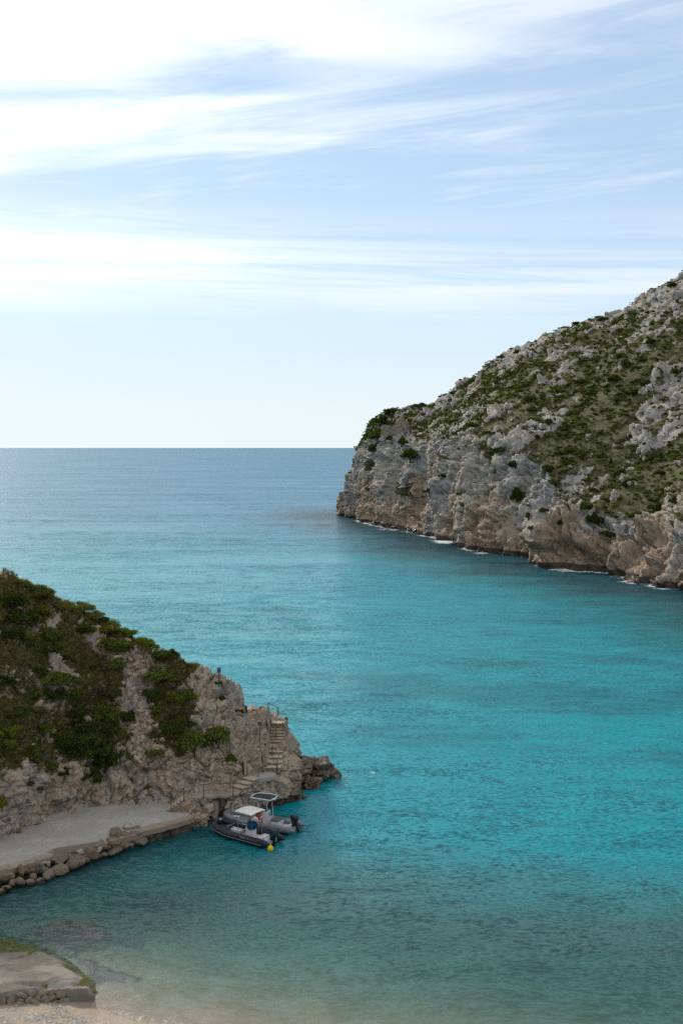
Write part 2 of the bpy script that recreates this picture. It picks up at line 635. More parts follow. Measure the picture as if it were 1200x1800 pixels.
prof = np.stack([np.stack([HX if a == 0 else np.interp(HX, xs, cols[:, k, a]) for a in range(3)], -1) for k in range(cols.shape[1])], 1)
hp, hk = resample(prof, 265, (0.5, 1.0, 1.0, 1.0, 1.0, 1.0, 0.25, 0.06))
hp = smooth_v(hp, 2)
hn = grid_normals(hp)
if hn[..., 2].mean() < 0:
    hn = -hn
X, Y, Z = hp[..., 0], hp[..., 1], hp[..., 2]
# where scrub grows: above the rock face, thinning out towards the bare nose
grow = sstep(Z, 3.6, 5.2) * sstep(-X, 10.9, 12.6) * (1 - 0.75 * sstep(Y, 99, 101))
pxh, pyh = to_px(hp)
nlow = fbm(hp * 0.33, 4, 0.55, 11)
rub = np.exp(-((pxh - (236 + (pyh - 1150) * 0.16)) / 26) ** 2) * sstep(pyh, 1120, 1180)     # the rubble chute
grow = np.clip(grow * (0.72 + 1.3 * nlow) - 0.75 * rub, 0, 1)
rocky = 1 - 0.75 * grow
# rock relief: blocks of several sizes with open joints, pulled out along the slope normal
wv = np.stack([fbm(hp * 0.5, 3, 0.5, 31), fbm(hp * 0.5 + 9, 3, 0.5, 32), fbm(hp * 0.5 + 23, 3, 0.5, 33)], -1)
q = hp + 0.55 * wv
q = q * np.array((1.0, 1.0, 0.72))
disp = 0.55 * fbm(q * 0.30, 3, 0.5, 1)
for sc_, amp, crack, sd_ in ((0.40, 0.75, 0.40, 5), (0.95, 0.40, 0.28, 6), (2.2, 0.17, 0.13, 7)):
    f1, f2, rid, tlt = cells(q * sc_ + sd_ * 3.7, sd_)
    jn = 1 - sstep(f2 - f1, 0.0, 0.09)
    disp = disp + rocky * (amp * (0.8 * (rid - 0.5) + 1.0 * tlt) * (1 - jn) - crack * jn * (0.4 + rid))
disp = disp + rocky * 0.16 * fbm(hp * 2.6, 3, 0.6, 51) + 0.06 * fbm(hp * 7, 2, 0.6, 53)
fis = perlin(q * np.array((0.85, 0.6, 0.26)) + 5, 131)
fis2 = perlin(q * np.array((2.2, 1.7, 0.7)) + 15, 132)
disp = disp - rocky * (0.42 * np.exp(-(fis / 0.035) ** 2) + 0.18 * np.exp(-(fis2 / 0.05) ** 2))
# keep the ledge under the path and the nose tidy
ledge = np.exp(-((hk - 2.5) / 0.75) ** 2) * sstep(X, -13.2, -12.2) * (1 - sstep(X, -5.3, -4.6))
disp = disp * (1 - 0.85 * ledge) - 0.10 * ledge
disp = disp * np.where(X > -4.6, 0.75, 1.0)
stair = np.exp(-((X + 5.25) / 0.75) ** 2) * sstep(Y, 88.5, 89.3) * (1 - sstep(Y, 95.2, 96))
disp = disp * (1 - 0.9 * stair) - 0.22 * stair
hp2 = hp + hn * disp[..., None]
# cuttings for the path and the stairs
PATH = np.array([at(322, 1404, 1.78), at(358, 1399, 1.84), at(410, 1396, 1.9), at(425, 1388, 2.0), at(454, 1370, 2.35), at(486, 1361, 2.55), at(487, 1345, 2.8)])
STAIR_Y = np.array([89.2, 90.7, 91.5, 92.3, 94.0, 94.3, 94.95, 95.7, 96.4])
STAIR_Z = np.array([2.6, 2.95, 3.15, 3.4, 3.72, 3.95, 4.7, 5.1, 5.2])
cut = np.interp(hp2[..., 1], STAIR_Y, STAIR_Z) - 0.06
sx_ = np.abs(hp2[..., 0] + 5.35)
hp2[..., 2] = np.where((sx_ < 0.62) & (hp2[..., 1] > 89.0) & (hp2[..., 1] < 96.2), np.minimum(hp2[..., 2], cut), hp2[..., 2])
for a_, b_ in zip(PATH[:-1], PATH[1:]):
    e_ = (b_ - a_)[:2]
    nn_ = np.array((-e_[1], e_[0])) / np.linalg.norm(e_)
    wx_, wy_ = hp2[..., 0] - a_[0], hp2[..., 1] - a_[1]
    t_ = (wx_ * e_[0] + wy_ * e_[1]) / (e_ @ e_)
    sd2 = wx_ * nn_[0] + wy_ * nn_[1]
    zc = a_[2] + (b_[2] - a_[2]) * np.clip(t_, 0, 1) - 0.08
    hp2[..., 2] = np.where((t_ > -0.1) & (t_ < 1.1) & (sd2 > -0.25) & (sd2 < 1.1), np.minimum(hp2[..., 2], zc), hp2[..., 2])
hp2[..., 1] = np.where(hk < 1.5, np.maximum(hp2[..., 1], hp[..., 1] - 0.5), hp2[..., 1])
och = 0.35 * sstep(X, -12, -5) + 0.35 * sstep(X, -4.5, -3) + 0.2 * rub
wet = 1 - sstep(hp2[..., 2], 0.25, 0.75 + 0.5 * sstep(X, -4, -2))
wet = np.maximum(wet, 0.62 * sstep(X, -3.6, -2.6) * (1 - sstep(hp2[..., 2], 0.7, 1.9)))
hill = link('hillside', mesh_np('hillside', hp2.reshape(-1, 3), grid_faces(*hp2.shape[:2]), True,
            {'veg': grow.ravel(), 'och': och.ravel(), 'wet': wet.ravel()}), M_HILL)
tag(hill, 'rocky hillside with scrub running down to a bare stony point', kind='structure')
HV, HN = hp2.reshape(-1, 3), grid_normals(hp2).reshape(-1, 3)
if HN[:, 2].mean() < 0:
    HN = -HN
HG = grow.ravel()
HPX, HPY = to_px(HV)
H_OK = HV[:, 1] < 99


def on_hill(px, py, rad=5):
    """nearest-to-camera point of the hillside seen at a photo pixel"""
    d = np.hypot(HPX - px, HPY - py)
    c = np.where(H_OK & (d < rad))[0]
    if len(c) == 0:
        return int(np.argmin(np.where(H_OK, d, 1e9)))
    near = HV[c, 1].min()
    c = c[HV[c, 1] < near + 1.2]
    return int(c[np.argmin(d[c])])


# ------------------------------------------------------------------ headland across the bay
def sec(base, mid, top, ridge, slope_mid=None):
    """base (px,py) at the water, then (px,py,distance) up the cliff and the slope"""
    b = at(*base)
    m_, t_, r_ = at_d(*mid), at_d(*top), at_d(*ridge)
    s_ = at_d(*slope_mid) if slope_mid else t_ * 0.5 + r_ * 0.5 + np.array((0, 0, 0.05 * (r_[2] - t_[2])))
    inl = (r_ - b) * np.array((1, 1, 0))
    inl /= np.linalg.norm(inl) + 1e-6
    return [b - inl * 5 - np.array((0, 0, 8)), b, m_, t_, s_, r_, r_ + inl * 26 - np.array((0, 0, 7)), r_ + inl * 120 - np.array((0, 0, 60))]


def raw(*pts):
    return [np.array(p, float) for p in pts]


hs = [
    raw((150, 560, -8), (140, 552, 0), (136, 545, 14), (130, 535, 28), (120, 520, 36), (110, 500, 45), (100, 480, 45), (95, 470, 40)),
    raw((60, 560, -8), (58, 548, 0), (56, 540, 14), (54, 530, 28), (52, 515, 36), (52, 495, 44), (52, 480, 45), (54, 470, 40)),
    raw((6, 510, -8), (8, 503, 0), (10, 499, 14), (14, 494, 28), (20, 486, 36), (27, 474, 42), (32, 468, 44), (44, 464, 36)),
    raw((-5, 480, -8), at(600, 900), at_d(609, 850, 478), at_d(628, 787, 475), at_d(650, 742, 470), at_d(680, 721, 464), (34, 466, 43), (50, 464, 30)),
    raw((-4, 455, -8), at(603, 907), at_d(613, 850, 458), at_d(633, 787, 457), at_d(655, 738, 458), at_d(695, 717, 455), (36, 462, 42), (52, 466, 30)),
    sec((628, 915), (636, 850, 441), (648, 775, 444), (730, 714, 450), (672, 748, 448)),
    sec((650, 922), (656, 850, 420), (668, 768, 426), (766, 713, 444), (702, 748, 434)),
    sec((700, 930), (706, 850, 396), (722, 775, 402), (800, 682, 434), (762, 735, 418)),
    sec((760, 944), (765, 850, 358), (778, 772, 366), (872, 630, 425), (822, 705, 392)),
    sec((806, 957), (810, 860, 330), (822, 772, 338), (935, 600, 413), (876, 690, 372)),
    sec((809, 966), (816, 860, 322), (838, 770, 330), (985, 575, 402), (908, 680, 362)),
    sec((870, 973), (874, 870, 306), (884, 775, 314), (1045, 558, 392), (960, 680, 348)),
    sec((943, 983), (946, 900, 287), (950, 815, 294), (1100, 546, 382), (1018, 690, 332)),
    sec((950, 997), (958, 940, 268), (985, 872, 276), (1130, 525, 368), (1050, 705, 316)),
    sec((1030, 1005), (1034, 960, 259), (1044, 905, 265), (1160, 502, 360), (1100, 712, 306)),
    sec((1096, 1014), (1098, 970, 248), (1104, 920, 254), (1192, 487, 352), (1145, 715, 298)),
    sec((1100, 1020), (1120, 985, 243), (1150, 905, 250), (1225, 470, 348), (1185, 715, 294)),
    sec((1165, 1033), (1172, 985, 230), (1190, 880, 240), (1275, 450, 342), (1240, 705, 288)),
    sec((1235, 1045), (1240, 990, 219), (1255, 880, 230), (1340, 420, 335), (1300, 690, 280)),
    sec((1420, 1085), (1425, 1010, 192), (1440, 900, 205), (1500, 360, 320), (1470, 660, 260)),
    raw((82, 100, -8), (86, 102, 0), (90, 104, 10), (96, 106, 20), (130, 130, 50), (190, 170, 95), (230, 190, 95), (330, 260, 70)),
]
uu, prof = sections(hs, 860, 0, 13)
gp, gk = resample(prof, 400, (0.5, 1.0, 1.0, 1.0, 1.0, 0.35, 0.05))
gp = smooth_v(gp, 3)
gn = grid_normals(gp)
gn = gn * np.sign((gn * np.array((-0.9, -0.4, 0.3))).sum(-1).mean())
X, Y, Z = gp[..., 0], gp[..., 1], gp[..., 2]
cliff = 1 - sstep(gk, 2.75, 3.25)
crest = sstep(gk, 4.72, 4.95)
nb = fbm(gp * np.array((0.03, 0.03, 0.045)), 4, 0.55, 71)
# ledges of bare rock that run up the slope with the bedding
ax1 = np.array((0.62, 0.45, 0.64))
bedco = np.stack([gp @ np.array((0.55, 0.35, -0.76)) * 0.115, gp @ ax1 * 0.028, (gp @ np.array((-0.6, 0.8, 0.0))) * 0.05], -1)
outc = fbm(bedco + 0.25 * nb[..., None], 4, 0.6, 72)
px_, py_ = to_px(gp)
slab = np.exp(-(((px_ - 800) / 50) ** 2 + ((py_ - 705) / 30) ** 2)) + 0.9 * np.exp(-(((px_ - 1160) / 55) ** 2 + ((py_ - 535) / 30) ** 2)) \
    + 0.8 * np.exp(-(((px_ - 1075) / 26) ** 2 + ((py_ - 640) / 26) ** 2)) + 0.5 * np.exp(-((py_ - (630 - (px_ - 870) * 0.36)) / 14) ** 2) * sstep(px_, 850, 900)
nf = fbm(gp * np.array((0.16, 0.13, 0.2)) + 3, 4, 0.62, 73)
nf2 = fbm(gp * 0.5 + 31, 3, 0.6, 75)
bare = sstep(outc * 0.9 + 0.42 * nf2 + 0.75 * nf + 0.15 * nb + 0.36 * slab + 0.10 * crest, 0.16, 0.30)
rockm = np.clip(cliff * (1 - 0.9 * sstep(outc + 0.5 * nb, -0.95, -0.5) * 0) + bare * (1 - cliff), 0, 1)
# pockets of scrub on the cliff
pock = sstep(fbm(gp * np.array((0.075, 0.075, 0.13)) + 40, 4, 0.6, 74), 0.24, 0.40) * sstep(Z, 7, 15)
veg = np.clip((1 - rockm) + cliff * pock, 0, 1)
wv = np.stack([fbm(gp * 0.09, 3, 0.5, 81), fbm(gp * 0.09 + 9, 3, 0.5, 82), fbm(gp * 0.09 + 23, 3, 0.5, 83)], -1)
q = (gp + 3.0 * wv) * np.array((1.15, 0.7, 0.42))
butt = ridged(gp * np.array((0.05, 0.036, 0.012)), 3, 0.55, 85)
disp = cliff * (3.8 * (butt - 1.0)) * sstep(gk, 0.4, 1.4) + 1.2 * fbm(gp * 0.045, 3, 0.5, 86)
rk = (0.18 + 0.82 * np.clip(rockm, 0, 1)) * (0.55 + 0.45 * cliff)
for sc_, amp, crack, sd_ in ((0.085, 3.0, 1.9, 91), (0.2, 1.15, 1.1, 92), (0.48, 0.6, 0.65, 93), (1.1, 0.3, 0.3, 94)):
    f1, f2, rid, tlt = cells(q * sc_ + sd_ * 1.7, sd_)
    jn = 1 - sstep(f2 - f1, 0.0, 0.08)
    disp = disp + rk * (amp * (0.7 * (rid - 0.5) + 1.0 * tlt) * (1 - jn) - crack * jn * (0.3 + rid))
disp = disp + 0.8 * bare * (1 - cliff) + rk * 0.5 * fbm(gp * 0.6, 3, 0.6, 96) + 0.35 * fbm(gp * 0.35, 3, 0.6, 97)
fis = perlin(q * np.array((0.42, 0.30, 0.09)) + 5, 121)
fis2 = perlin(q * np.array((1.1, 0.8, 0.22)) + 15, 122)
disp = disp - (0.35 + 0.65 * cliff) * np.clip(rockm, 0, 1) * (1.7 * np.exp(-(fis / 0.035) ** 2) + 0.7 * np.exp(-(fis2 / 0.05) ** 2))
lay = np.sin((gp @ np.array((0.25, 0.12, 0.96))) * 0.9 + 2.5 * nb)
disp = disp + 0.30 * np.clip(rockm, 0, 1) * np.tanh(2.5 * lay)
disp = disp * np.where(gk > 5.3, 0.4, 1.0)
gp2 = gp + gn * disp[..., None]
och = 0.85 * (1 - sstep(Z + 36 * fbm(gp * np.array((0.06, 0.06, 0.025)), 4, 0.6, 98), 2, 24)) * cliff
och = och + 0.5 * np.exp(-(((px_ - 838) / 16) ** 2)) * sstep(py_, 840, 900)
wet = 1 - sstep(gp2[..., 2], 0.7, 2.0)
head = link('headland', mesh_np('headland', gp2.reshape(-1, 3), grid_faces(*gp2.shape[:2]), True,
            {'veg': veg.ravel(), 'och': np.clip(och, 0, 1).ravel(), 'wet': wet.ravel()}), M_HEAD)
tag(head, 'grey limestone headland with sheer cliffs and scrub covered slopes', kind='structure')
GV, GNR = gp2.reshape(-1, 3), grid_normals(gp2).reshape(-1, 3)
GNR = GNR * np.sign((GNR * np.array((-0.9, -0.4, 0.3))).sum(-1).mean())
GPX, GPY = to_px(GV)
GVEG, GK = veg.ravel(), gk.ravel()

# ------------------------------------------------------------------ shore line, sea floor, water
QUAY = [tuple(at(px, py, QUAY_Z)[:2]) for px, py in ((-160, 1600), (-60, 1562), (0, 1532), (60, 1516), (100, 1503), (150, 1494), (215, 1474), (262, 1459), (305, 1448), (343, 1437))] + \
       [tuple(at(px, py, QUAY_Z)[:2]) for px, py in ((325, 1424), (296, 1412), (265, 1404), (170, 1414), (100, 1428), (50, 1448), (0, 1470), (-60, 1500), (-160, 1530))]
RAMP = [tuple(at(px, py, 0.55)[:2]) for px, py in ((-260, 1606), (-120, 1606), (0, 1614), (45, 1624), (98, 1646), (140, 1674), (170, 1702), (178, 1724), (164, 1742), (128, 1744), (90, 1741), (60, 1742), (20, 1748), (-40, 1756), (-260, 1790))]
BEACH = [tuple(at(px, py)[:2]) for px, py in ((-400, 1760), (0, 1745), (110, 1748), (150, 1757), (180, 1775), (235, 1795), (360, 1812), (540, 1850), (840, 1915), (1200, 1990), (2200, 2010))] + [(95, 60), (140, 60), (140, 20), (-60, 20)]
SHELF = [tuple(at(px, py)[:2]) for px, py in ((50, 1622), (128, 1611), (190, 1622), (200, 1642), (140, 1658), (142, 1676), (190, 1694), (246, 1714), (190, 1724), (165, 1728), (150, 1700), (110, 1665), (70, 1645))]


def bed(x, y):
    """height of the sand and the sea floor"""
    P = np.stack([x, y, np.zeros_like(x)], -1)
    nz = fbm(P * 0.25, 3, 0.5, 201)
    db = poly_sdf(x, y, BEACH)
    dr = np.maximum(poly_sdf(x, y, RAMP), 0)
    dq = np.maximum(poly_sdf(x, y, QUAY), 0)
    sea = np.maximum(db, 0)
    deep = 0.060 * sea + 0.0032 * sea ** 2
    deep = np.minimum(deep, 7 + 0.012 * sea)
    deep = np.minimum(deep, 0.22 + 0.13 * dr + 0.02 * dr ** 2 + 0.04 * sea)
    deep = np.minimum(deep, 0.55 + 0.22 * dq + 0.02 * dq ** 2)
    z = np.where(db > 0, -deep, 0.11 * np.minimum(-db, 30))
    z = z + 0.12 * nz * sstep(np.abs(db), 0.2, 3)
    z = z + 0.02 * fbm(P * 1.7, 3, 0.6, 203)
    sh = poly_sdf(x, y, SHELF) + 0.55 * fbm(P * 0.7, 4, 0.6, 205)
    z = np.where(z < -0.1, np.maximum(z, -0.16 - 0.55 * sstep(sh, -0.25, 0.5) * np.abs(z) / 0.5 - 4 * sstep(sh, 0.2, 1.2)), z)
    return z, db, sh


bx = np.concatenate([np.arange(-45, -24, 1.0), np.arange(-24, 4, 0.16), np.arange(4, 30, 0.6), np.arange(30, 121, 3.0)])
by = np.concatenate([np.arange(20, 53, 2.0), np.arange(53, 69, 0.16), np.arange(69, 95, 0.4), np.arange(95, 260, 2.5)])
BX, BY = np.meshgrid(bx, by, indexing='ij')
bz, bdb, bsh = bed(BX, BY)
P3 = np.stack([BX, BY, bz], -1)
rock_patch = np.maximum(1 - sstep(bsh, -0.35, 0.35), 0.8 * sstep(fbm(P3 * 0.2 + 7, 4, 0.6, 210), 0.12, 0.3) * sstep(-bz, 0.8, 2.0))
dqq = poly_sdf(BX, BY, QUAY)
rock_patch = np.maximum(rock_patch, sstep(-dqq, -2.8, -0.9))
bz = bz + 0.10 * rock_patch * fbm(P3 * 1.3, 3, 0.6, 211) * sstep(-bz, 0.25, 0.6)

m, t, out = mat_new('beach sand and shingle')
pos = t.n('ShaderNodeNewGeometry').outputs['Position']
n1 = t.noise(pos, 0.7, 5, 0.6)
n2 = t.noise(pos, 9.0, 5, 0.7)
vor = t.n('ShaderNodeTexVoronoi')
t.link(pos, vor.inputs['Vector'])
vor.inputs['Scale'].default_value = 9.0
c = t.mix(t.ramp(n1, 0.35, 0.65), (0.33, 0.235, 0.15), (0.40, 0.32, 0.235))
peb = t.mix(t.ramp(n2, 0.3, 0.7), (0.16, 0.13, 0.105), (0.46, 0.42, 0.37))
stony = t.math('MULTIPLY', t.attr('shingle'), t.ramp(t.noise(pos, 1.4, 4, 0.6), 0.36, 0.56))
bw = t.n('ShaderNodeRGBToBW')
t.link(vor.outputs['Color'], bw.inputs[0])
pc = t.mix(1.0, peb, t.mix(bw.outputs[0], (0.4, 0.4, 0.4), (1.3, 1.25, 1.2)), 'MULTIPLY')
c = t.mix(stony, c, pc)
c = t.mix(t.attr('rock'), c, t.mix(t.ramp(n2, 0.35, 0.65), (0.085, 0.073, 0.062), (0.17, 0.145, 0.125)))
c = t.mix(t.math('MULTIPLY', t.attr('damp'), 0.45), c, t.mix(1.0, c, (0.42, 0.38, 0.34), 'MULTIPLY'))
hgt = t.math('ADD', t.math('MULTIPLY', t.math('SUBTRACT', 1.0, vor.outputs['Distance']), t.math('MULTIPLY', stony, 0.6)), t.math('MULTIPLY', n2, 0.5))
principled(t, out, c, t.ramp(t.attr('damp'), 0, 1, 0.9, 0.45), 0.3, 0, t.bump(hgt, 0.05))
M_SAND = m
land = 1 - sstep(bdb, -2.6, -0.3)
o = link('beach', mesh_np('beach', np.stack([BX, BY, bz], -1).reshape(-1, 3), grid_faces(*BX.shape), True,
         {'rock': rock_patch.ravel(), 'shingle': np.clip(sstep(-bdb, 0.5, 1.3), 0, 1).ravel(), 'damp': (1 - sstep(-bdb, 0.3, 2.2)).ravel()}), M_SAND)
tag(o, 'sand and shingle beach running under the shallow water', kind='structure')

wx = np.concatenate([[-150000, -60000, -25000, -10000, -5000, -2500, -1200, -700, -400, -250, -160, -110, -80, -62], np.arange(-50, -24, 1.5), np.arange(-24, 4, 0.4), np.arange(4, 112, 1.5), [125, 150, 200, 300, 500, 900, 1600, 3000, 6000, 12000, 30000, 70000, 150000]])
wy = np.concatenate([[10, 20, 30, 40, 46], np.arange(50, 106, 0.4), np.arange(106, 200, 1.2), np.arange(200, 520, 1.6), [530, 550, 580, 620, 680, 760, 860, 1000, 1200, 1500, 2000, 3000, 4500, 7000, 12000, 25000, 60000, 150000]])
WX, WY = np.meshgrid(wx, wy, indexing='ij')
wz, wdb, wsh = bed(WX, WY)
depth = np.maximum(-wz, 0.0)
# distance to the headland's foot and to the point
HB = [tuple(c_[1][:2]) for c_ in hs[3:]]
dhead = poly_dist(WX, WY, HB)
depth = np.where(WY > 250, np.maximum(depth, 12), depth)
P3 = np.stack([WX, WY, 0 * WX], -1)
big = fbm(P3 * np.array((0.012, 0.02, 1)), 4, 0.55, 301)
med = fbm(P3 * np.array((0.05, 0.09, 1)) + 3, 4, 0.55, 302)
turq = np.array((0.002, 0.238, 0.280))
teal = np.array((0.001, 0.125, 0.145))
deepb = np.array((0.012, 0.150, 0.240))
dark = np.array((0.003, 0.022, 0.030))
grey = np.array((0.060, 0.146, 0.146))
f_far = sstep(WY, 170, 520)[..., None]
f_bed = sstep(big * 1.1 + med * 0.6 + 0.0012 * (WX - 30), 0.02, 0.42)[..., None]          # sea-grass meadows on the sand
body = turq * (1 - f_bed * 0.55) + teal * f_bed * 0.55
body = body * (1 - f_far) + deepb * f_far
f_near = (1 - sstep(WY + 0.22 * WX + 5 * med, 68, 84))[..., None]
body = body * (1 - 0.9 * f_near) + grey * 0.9 * f_near
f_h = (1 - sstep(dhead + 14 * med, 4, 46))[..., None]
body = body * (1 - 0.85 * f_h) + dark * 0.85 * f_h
body4 = np.concatenate([body, np.ones(body.shape[:2] + (1,))], -1)
# broken water: along the headland's foot, off the point, the swash on the beach
pxw, pyw = to_px(P3)
foam = np.zeros(WX.shape)
for cx0, cy0, rx, ry, a in ((690, 930, 60, 5, .75), (780, 952, 30, 6, 1.0), (845, 972, 26, 3, .8), (930, 987, 20, 3, .7), (1010, 1001, 55, 6, 1.1), (1092, 1014, 16, 3, .8), (1105, 1022, 22, 3, .9), (1170, 1036, 30, 4, .6),
                            (655, 1357, 16, 5, .75), (622, 1362, 22, 5, .55), (540, 1392, 14, 7, .5)):
    c0 = at(cx0, cy0)
    sx = rx / FPX * c0[1]
    sy = ry * c0[1] ** 2 / (CAM_H * FPX)
    foam = np.maximum(foam, a * np.exp(-((WX - c0[0]) / sx) ** 2 - ((WY - c0[1]) / sy) ** 2))
def shore_dist(V, band, pts_x, pts_y, lim):
    """distance to where a land mesh really meets the water"""
    wl = V[np.abs(V[:, 2]) < band][:, :2]
    if len(wl) > 2600:
        wl = wl[:: len(wl) // 2600 + 1]
    near_ = np.where(lim)
    q_ = np.stack([pts_x[near_], pts_y[near_]], -1)
    out_ = np.full(pts_x.shape, 99.0)
    res = np.full(len(q_), 1e9)
    for k in range(0, len(wl), 200):
        d_ = ((q_[:, None, :] - wl[None, k:k + 200, :]) ** 2).sum(-1).min(1)
        res = np.minimum(res, d_)
    out_[near_] = np.sqrt(res)
    return out_


dsh = shore_dist(GV, 0.5, WX, WY, dhead < 14)
surge = 0.5 + 1.1 * fbm(P3 * 0.035, 3, 0.6, 305)
foam = np.maximum(foam, np.clip(surge + 0.15, 0.35, 1.05) * np.exp(-(dsh / 3.2) ** 2))
dtip = shore_dist(HV[HV[:, 0] > -4.5], 0.25, WX, WY, (np.abs(WX + 1) < 6) & (np.abs(WY - 94) < 8))
foam = np.maximum(foam, 0.48 * np.exp(-(dtip / 0.7) ** 2))
foam = np.maximum(foam, 0.60 * np.exp(-((wdb - 0.25) / 0.75) ** 2) * sstep(WX, -14, -12.6))

m, t, out = mat_new('sea water')
pos = t.n('ShaderNodeNewGeometry').outputs['Position']
# wave slopes: short wind ripples, longer waves and a low swell, stronger where gusts touch down
wp = t.vmath('ADD', pos, t.vmath('MULTIPLY', t.noise(pos, 0.10, 1, color=True), (4.0, 4.0, 0.0)))
hf = (0.5, 0.5, 0.5)
r1 = t.vmath('SUBTRACT', t.noise(t.vmath('MULTIPLY', wp, (1.0, 2.0, 0.0)), 2.2, 3, 0.62, color=True), hf)
r2 = t.vmath('SUBTRACT', t.noise(t.vmath('MULTIPLY', wp, (0.5, 1.2, 0.0)), 0.42, 2, 0.55, color=True), hf)
r3 = t.vmath('SUBTRACT', t.noise(t.vmath('MULTIPLY', pos, (0.28, 1.0, 0.0)), 0.07, 2, 0.5, color=True), hf)
gust = t.ramp(t.noise(t.vmath('MULTIPLY', pos, (0.4, 1.0, 0.0)), 0.02, 3, 0.6), 0.34, 0.66, 0.65, 1.25)
calm = t.math('MULTIPLY', gust, t.ramp(t.attr('depth'), 0.0, 1.2, 0.6, 1.0))
sl_ = t.vmath('ADD', t.vmath('MULTIPLY', r1, (1.05, 1.45, 0.0)), t.vmath('MULTIPLY', r2, (0.40, 0.55, 0.0)))
sl_ = t.vmath('MULTIPLY', sl_, t.comb(calm, calm, 0.0))
sl_ = t.vmath('ADD', sl_, t.vmath('MULTIPLY', r3, (0.12, 0.34, 0.0)))
nrm = t.vmath('NORMALIZE', t.vmath('ADD', sl_, (0.0, 0.0, 1.0)))
dep = t.attr('depth')
bodyc = t.attr('body', 'Color')


def trans(k):
    return t.math('POWER', 2.718, t.math('MULTIPLY', dep, -k))


tc = t.n('ShaderNodeCombineColor')
for s_, k in zip(tc.inputs, (1.15, 0.55, 0.62)):
    t.link(trans(k), s_)
tr = t.n('ShaderNodeBsdfTransparent')
t.link(tc.outputs[0], tr.inputs[0])
scat = t.math('SUBTRACT', 1.0, trans(0.45))
df = t.n('ShaderNodeBsdfDiffuse')
t.link(t.mix(1.0, bodyc, t.comb(scat, scat, scat), 'MULTIPLY'), df.inputs[0])
t.link(t.vmath('NORMALIZE', t.vmath('ADD', t.vmath('MULTIPLY', sl_, (3.4, 3.4, 0.0)), (0.0, 0.0, 1.0))), df.inputs['Normal'])
ad = t.n('ShaderNodeAddShader')
t.link(tr.outputs[0], ad.inputs[0])
t.link(df.outputs[0], ad.inputs[1])
gl = t.n('ShaderNodeBsdfGlossy')
gl.inputs['Roughness'].default_value = 0.23
gl.inputs['Color'].default_value = (0.9, 0.9, 0.9, 1)
t.link(nrm, gl.inputs['Normal'])
fr = t.n('ShaderNodeFresnel')
fr.inputs[0].default_value = 1.28
t.link(nrm, fr.inputs['Normal'])
mx = t.n('ShaderNodeMixShader')
t.link(t.math('ADD', t.math('MULTIPLY', fr.outputs[0], 0.40), 0.022), mx.inputs[0])
t.link(ad.outputs[0], mx.inputs[1])
t.link(gl.outputs[0], mx.inputs[2])
fd = t.n('ShaderNodeBsdfDiffuse')
fd.inputs[0].default_value = (0.80, 0.83, 0.84, 1)
fn = t.noise(t.vmath('MULTIPLY', wp, (0.7, 1.0, 0)), 0.55, 7, 0.72, 0.8)
near_f = t.noise(pos, 1.6, 6, 0.7, 1.2)
ff = t.math('ADD', t.attr('foam'), t.math('MULTIPLY', t.math('SUBTRACT', t.mix(t.ramp(dep, 0.3, 1.5), near_f, fn), 0.5), 1.9))
mx2 = t.n('ShaderNodeMixShader')
t.link(t.math('MULTIPLY', t.ramp(ff, 0.62, 0.95), t.ramp(t.attr('foam'), 0.05, 0.3, 0.0, 0.85)), mx2.inputs[0])
t.link(mx.outputs[0], mx2.inputs[1])
t.link(fd.outputs[0], mx2.inputs[2])
t.link(mx2.outputs[0], out.inputs[0])
M_SEA = m
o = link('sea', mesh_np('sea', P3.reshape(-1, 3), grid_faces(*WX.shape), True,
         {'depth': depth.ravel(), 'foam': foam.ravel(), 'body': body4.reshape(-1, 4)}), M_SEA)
tag(o, 'turquoise sea water reaching to the horizon', kind='structure')
# ------------------------------------------------------------------ plain materials
M_CONC = None
m, t, out = mat_new('landing concrete')
pos = t.n('ShaderNodeNewGeometry').outputs['Position']
n1 = t.noise(pos, 0.45, 6, 0.6, 0.3)
n2 = t.noise(pos, 5.0, 6, 0.7)
c = t.mix(t.ramp(n1, 0.35, 0.65), (0.315, 0.278, 0.238), (0.385, 0.350, 0.305))
c = t.mix(t.ramp(t.math('ADD', t.attr('edge'), t.math('MULTIPLY', t.math('SUBTRACT', n1, 0.5), 1.2)), 0.35, 0.8), c, (0.275, 0.21, 0.15))
c = t.mix(t.math('MULTIPLY', t.ramp(t.math('ADD', t.attr('stain'), t.math('MULTIPLY', t.math('SUBTRACT', n1, 0.5), 0.8)), 0.3, 0.7), 0.8), c, (0.125, 0.098, 0.074))
c = t.mix(1.0, c, t.mix(n2, (0.82, 0.82, 0.82), (1.15, 1.15, 1.15)), 'MULTIPLY')
c = t.mix(t.ramp(t.noise(pos, 2.2, 5, 0.7, 1.5), 0.66, 0.72, 0.0, 0.45), c, (0.12, 0.095, 0.07))
c = t.mix(t.ramp(t.math('ADD', t.attr('algae'), t.math('MULTIPLY', t.math('SUBTRACT', t.noise(pos, 1.8, 5, 0.7), 0.5), 1.6)), 0.45, 0.85), c, t.mix(t.ramp(n2, 0.35, 0.65), (0.034, 0.044, 0.009), (0.105, 0.108, 0.022)))
crk = t.voronoi(t.vmath('ADD', pos, t.vmath('MULTIPLY', t.noise(pos, 0.8, 4, color=True), (1.6, 1.6, 0.0))), 0.33, 'DISTANCE_TO_EDGE')
crk = t.math('MULTIPLY', t.ramp(crk, 0.0, 0.012, 1.0, 0.0), t.ramp(n1, 0.42, 0.55))
c = t.mix(t.math('MULTIPLY', crk, 0.28), c, (0.05, 0.04, 0.03))
hh_ = t.math('SUBTRACT', t.math('ADD', n2, t.math('MULTIPLY', n1, 2.0)), t.math('MULTIPLY', crk, 0.4))
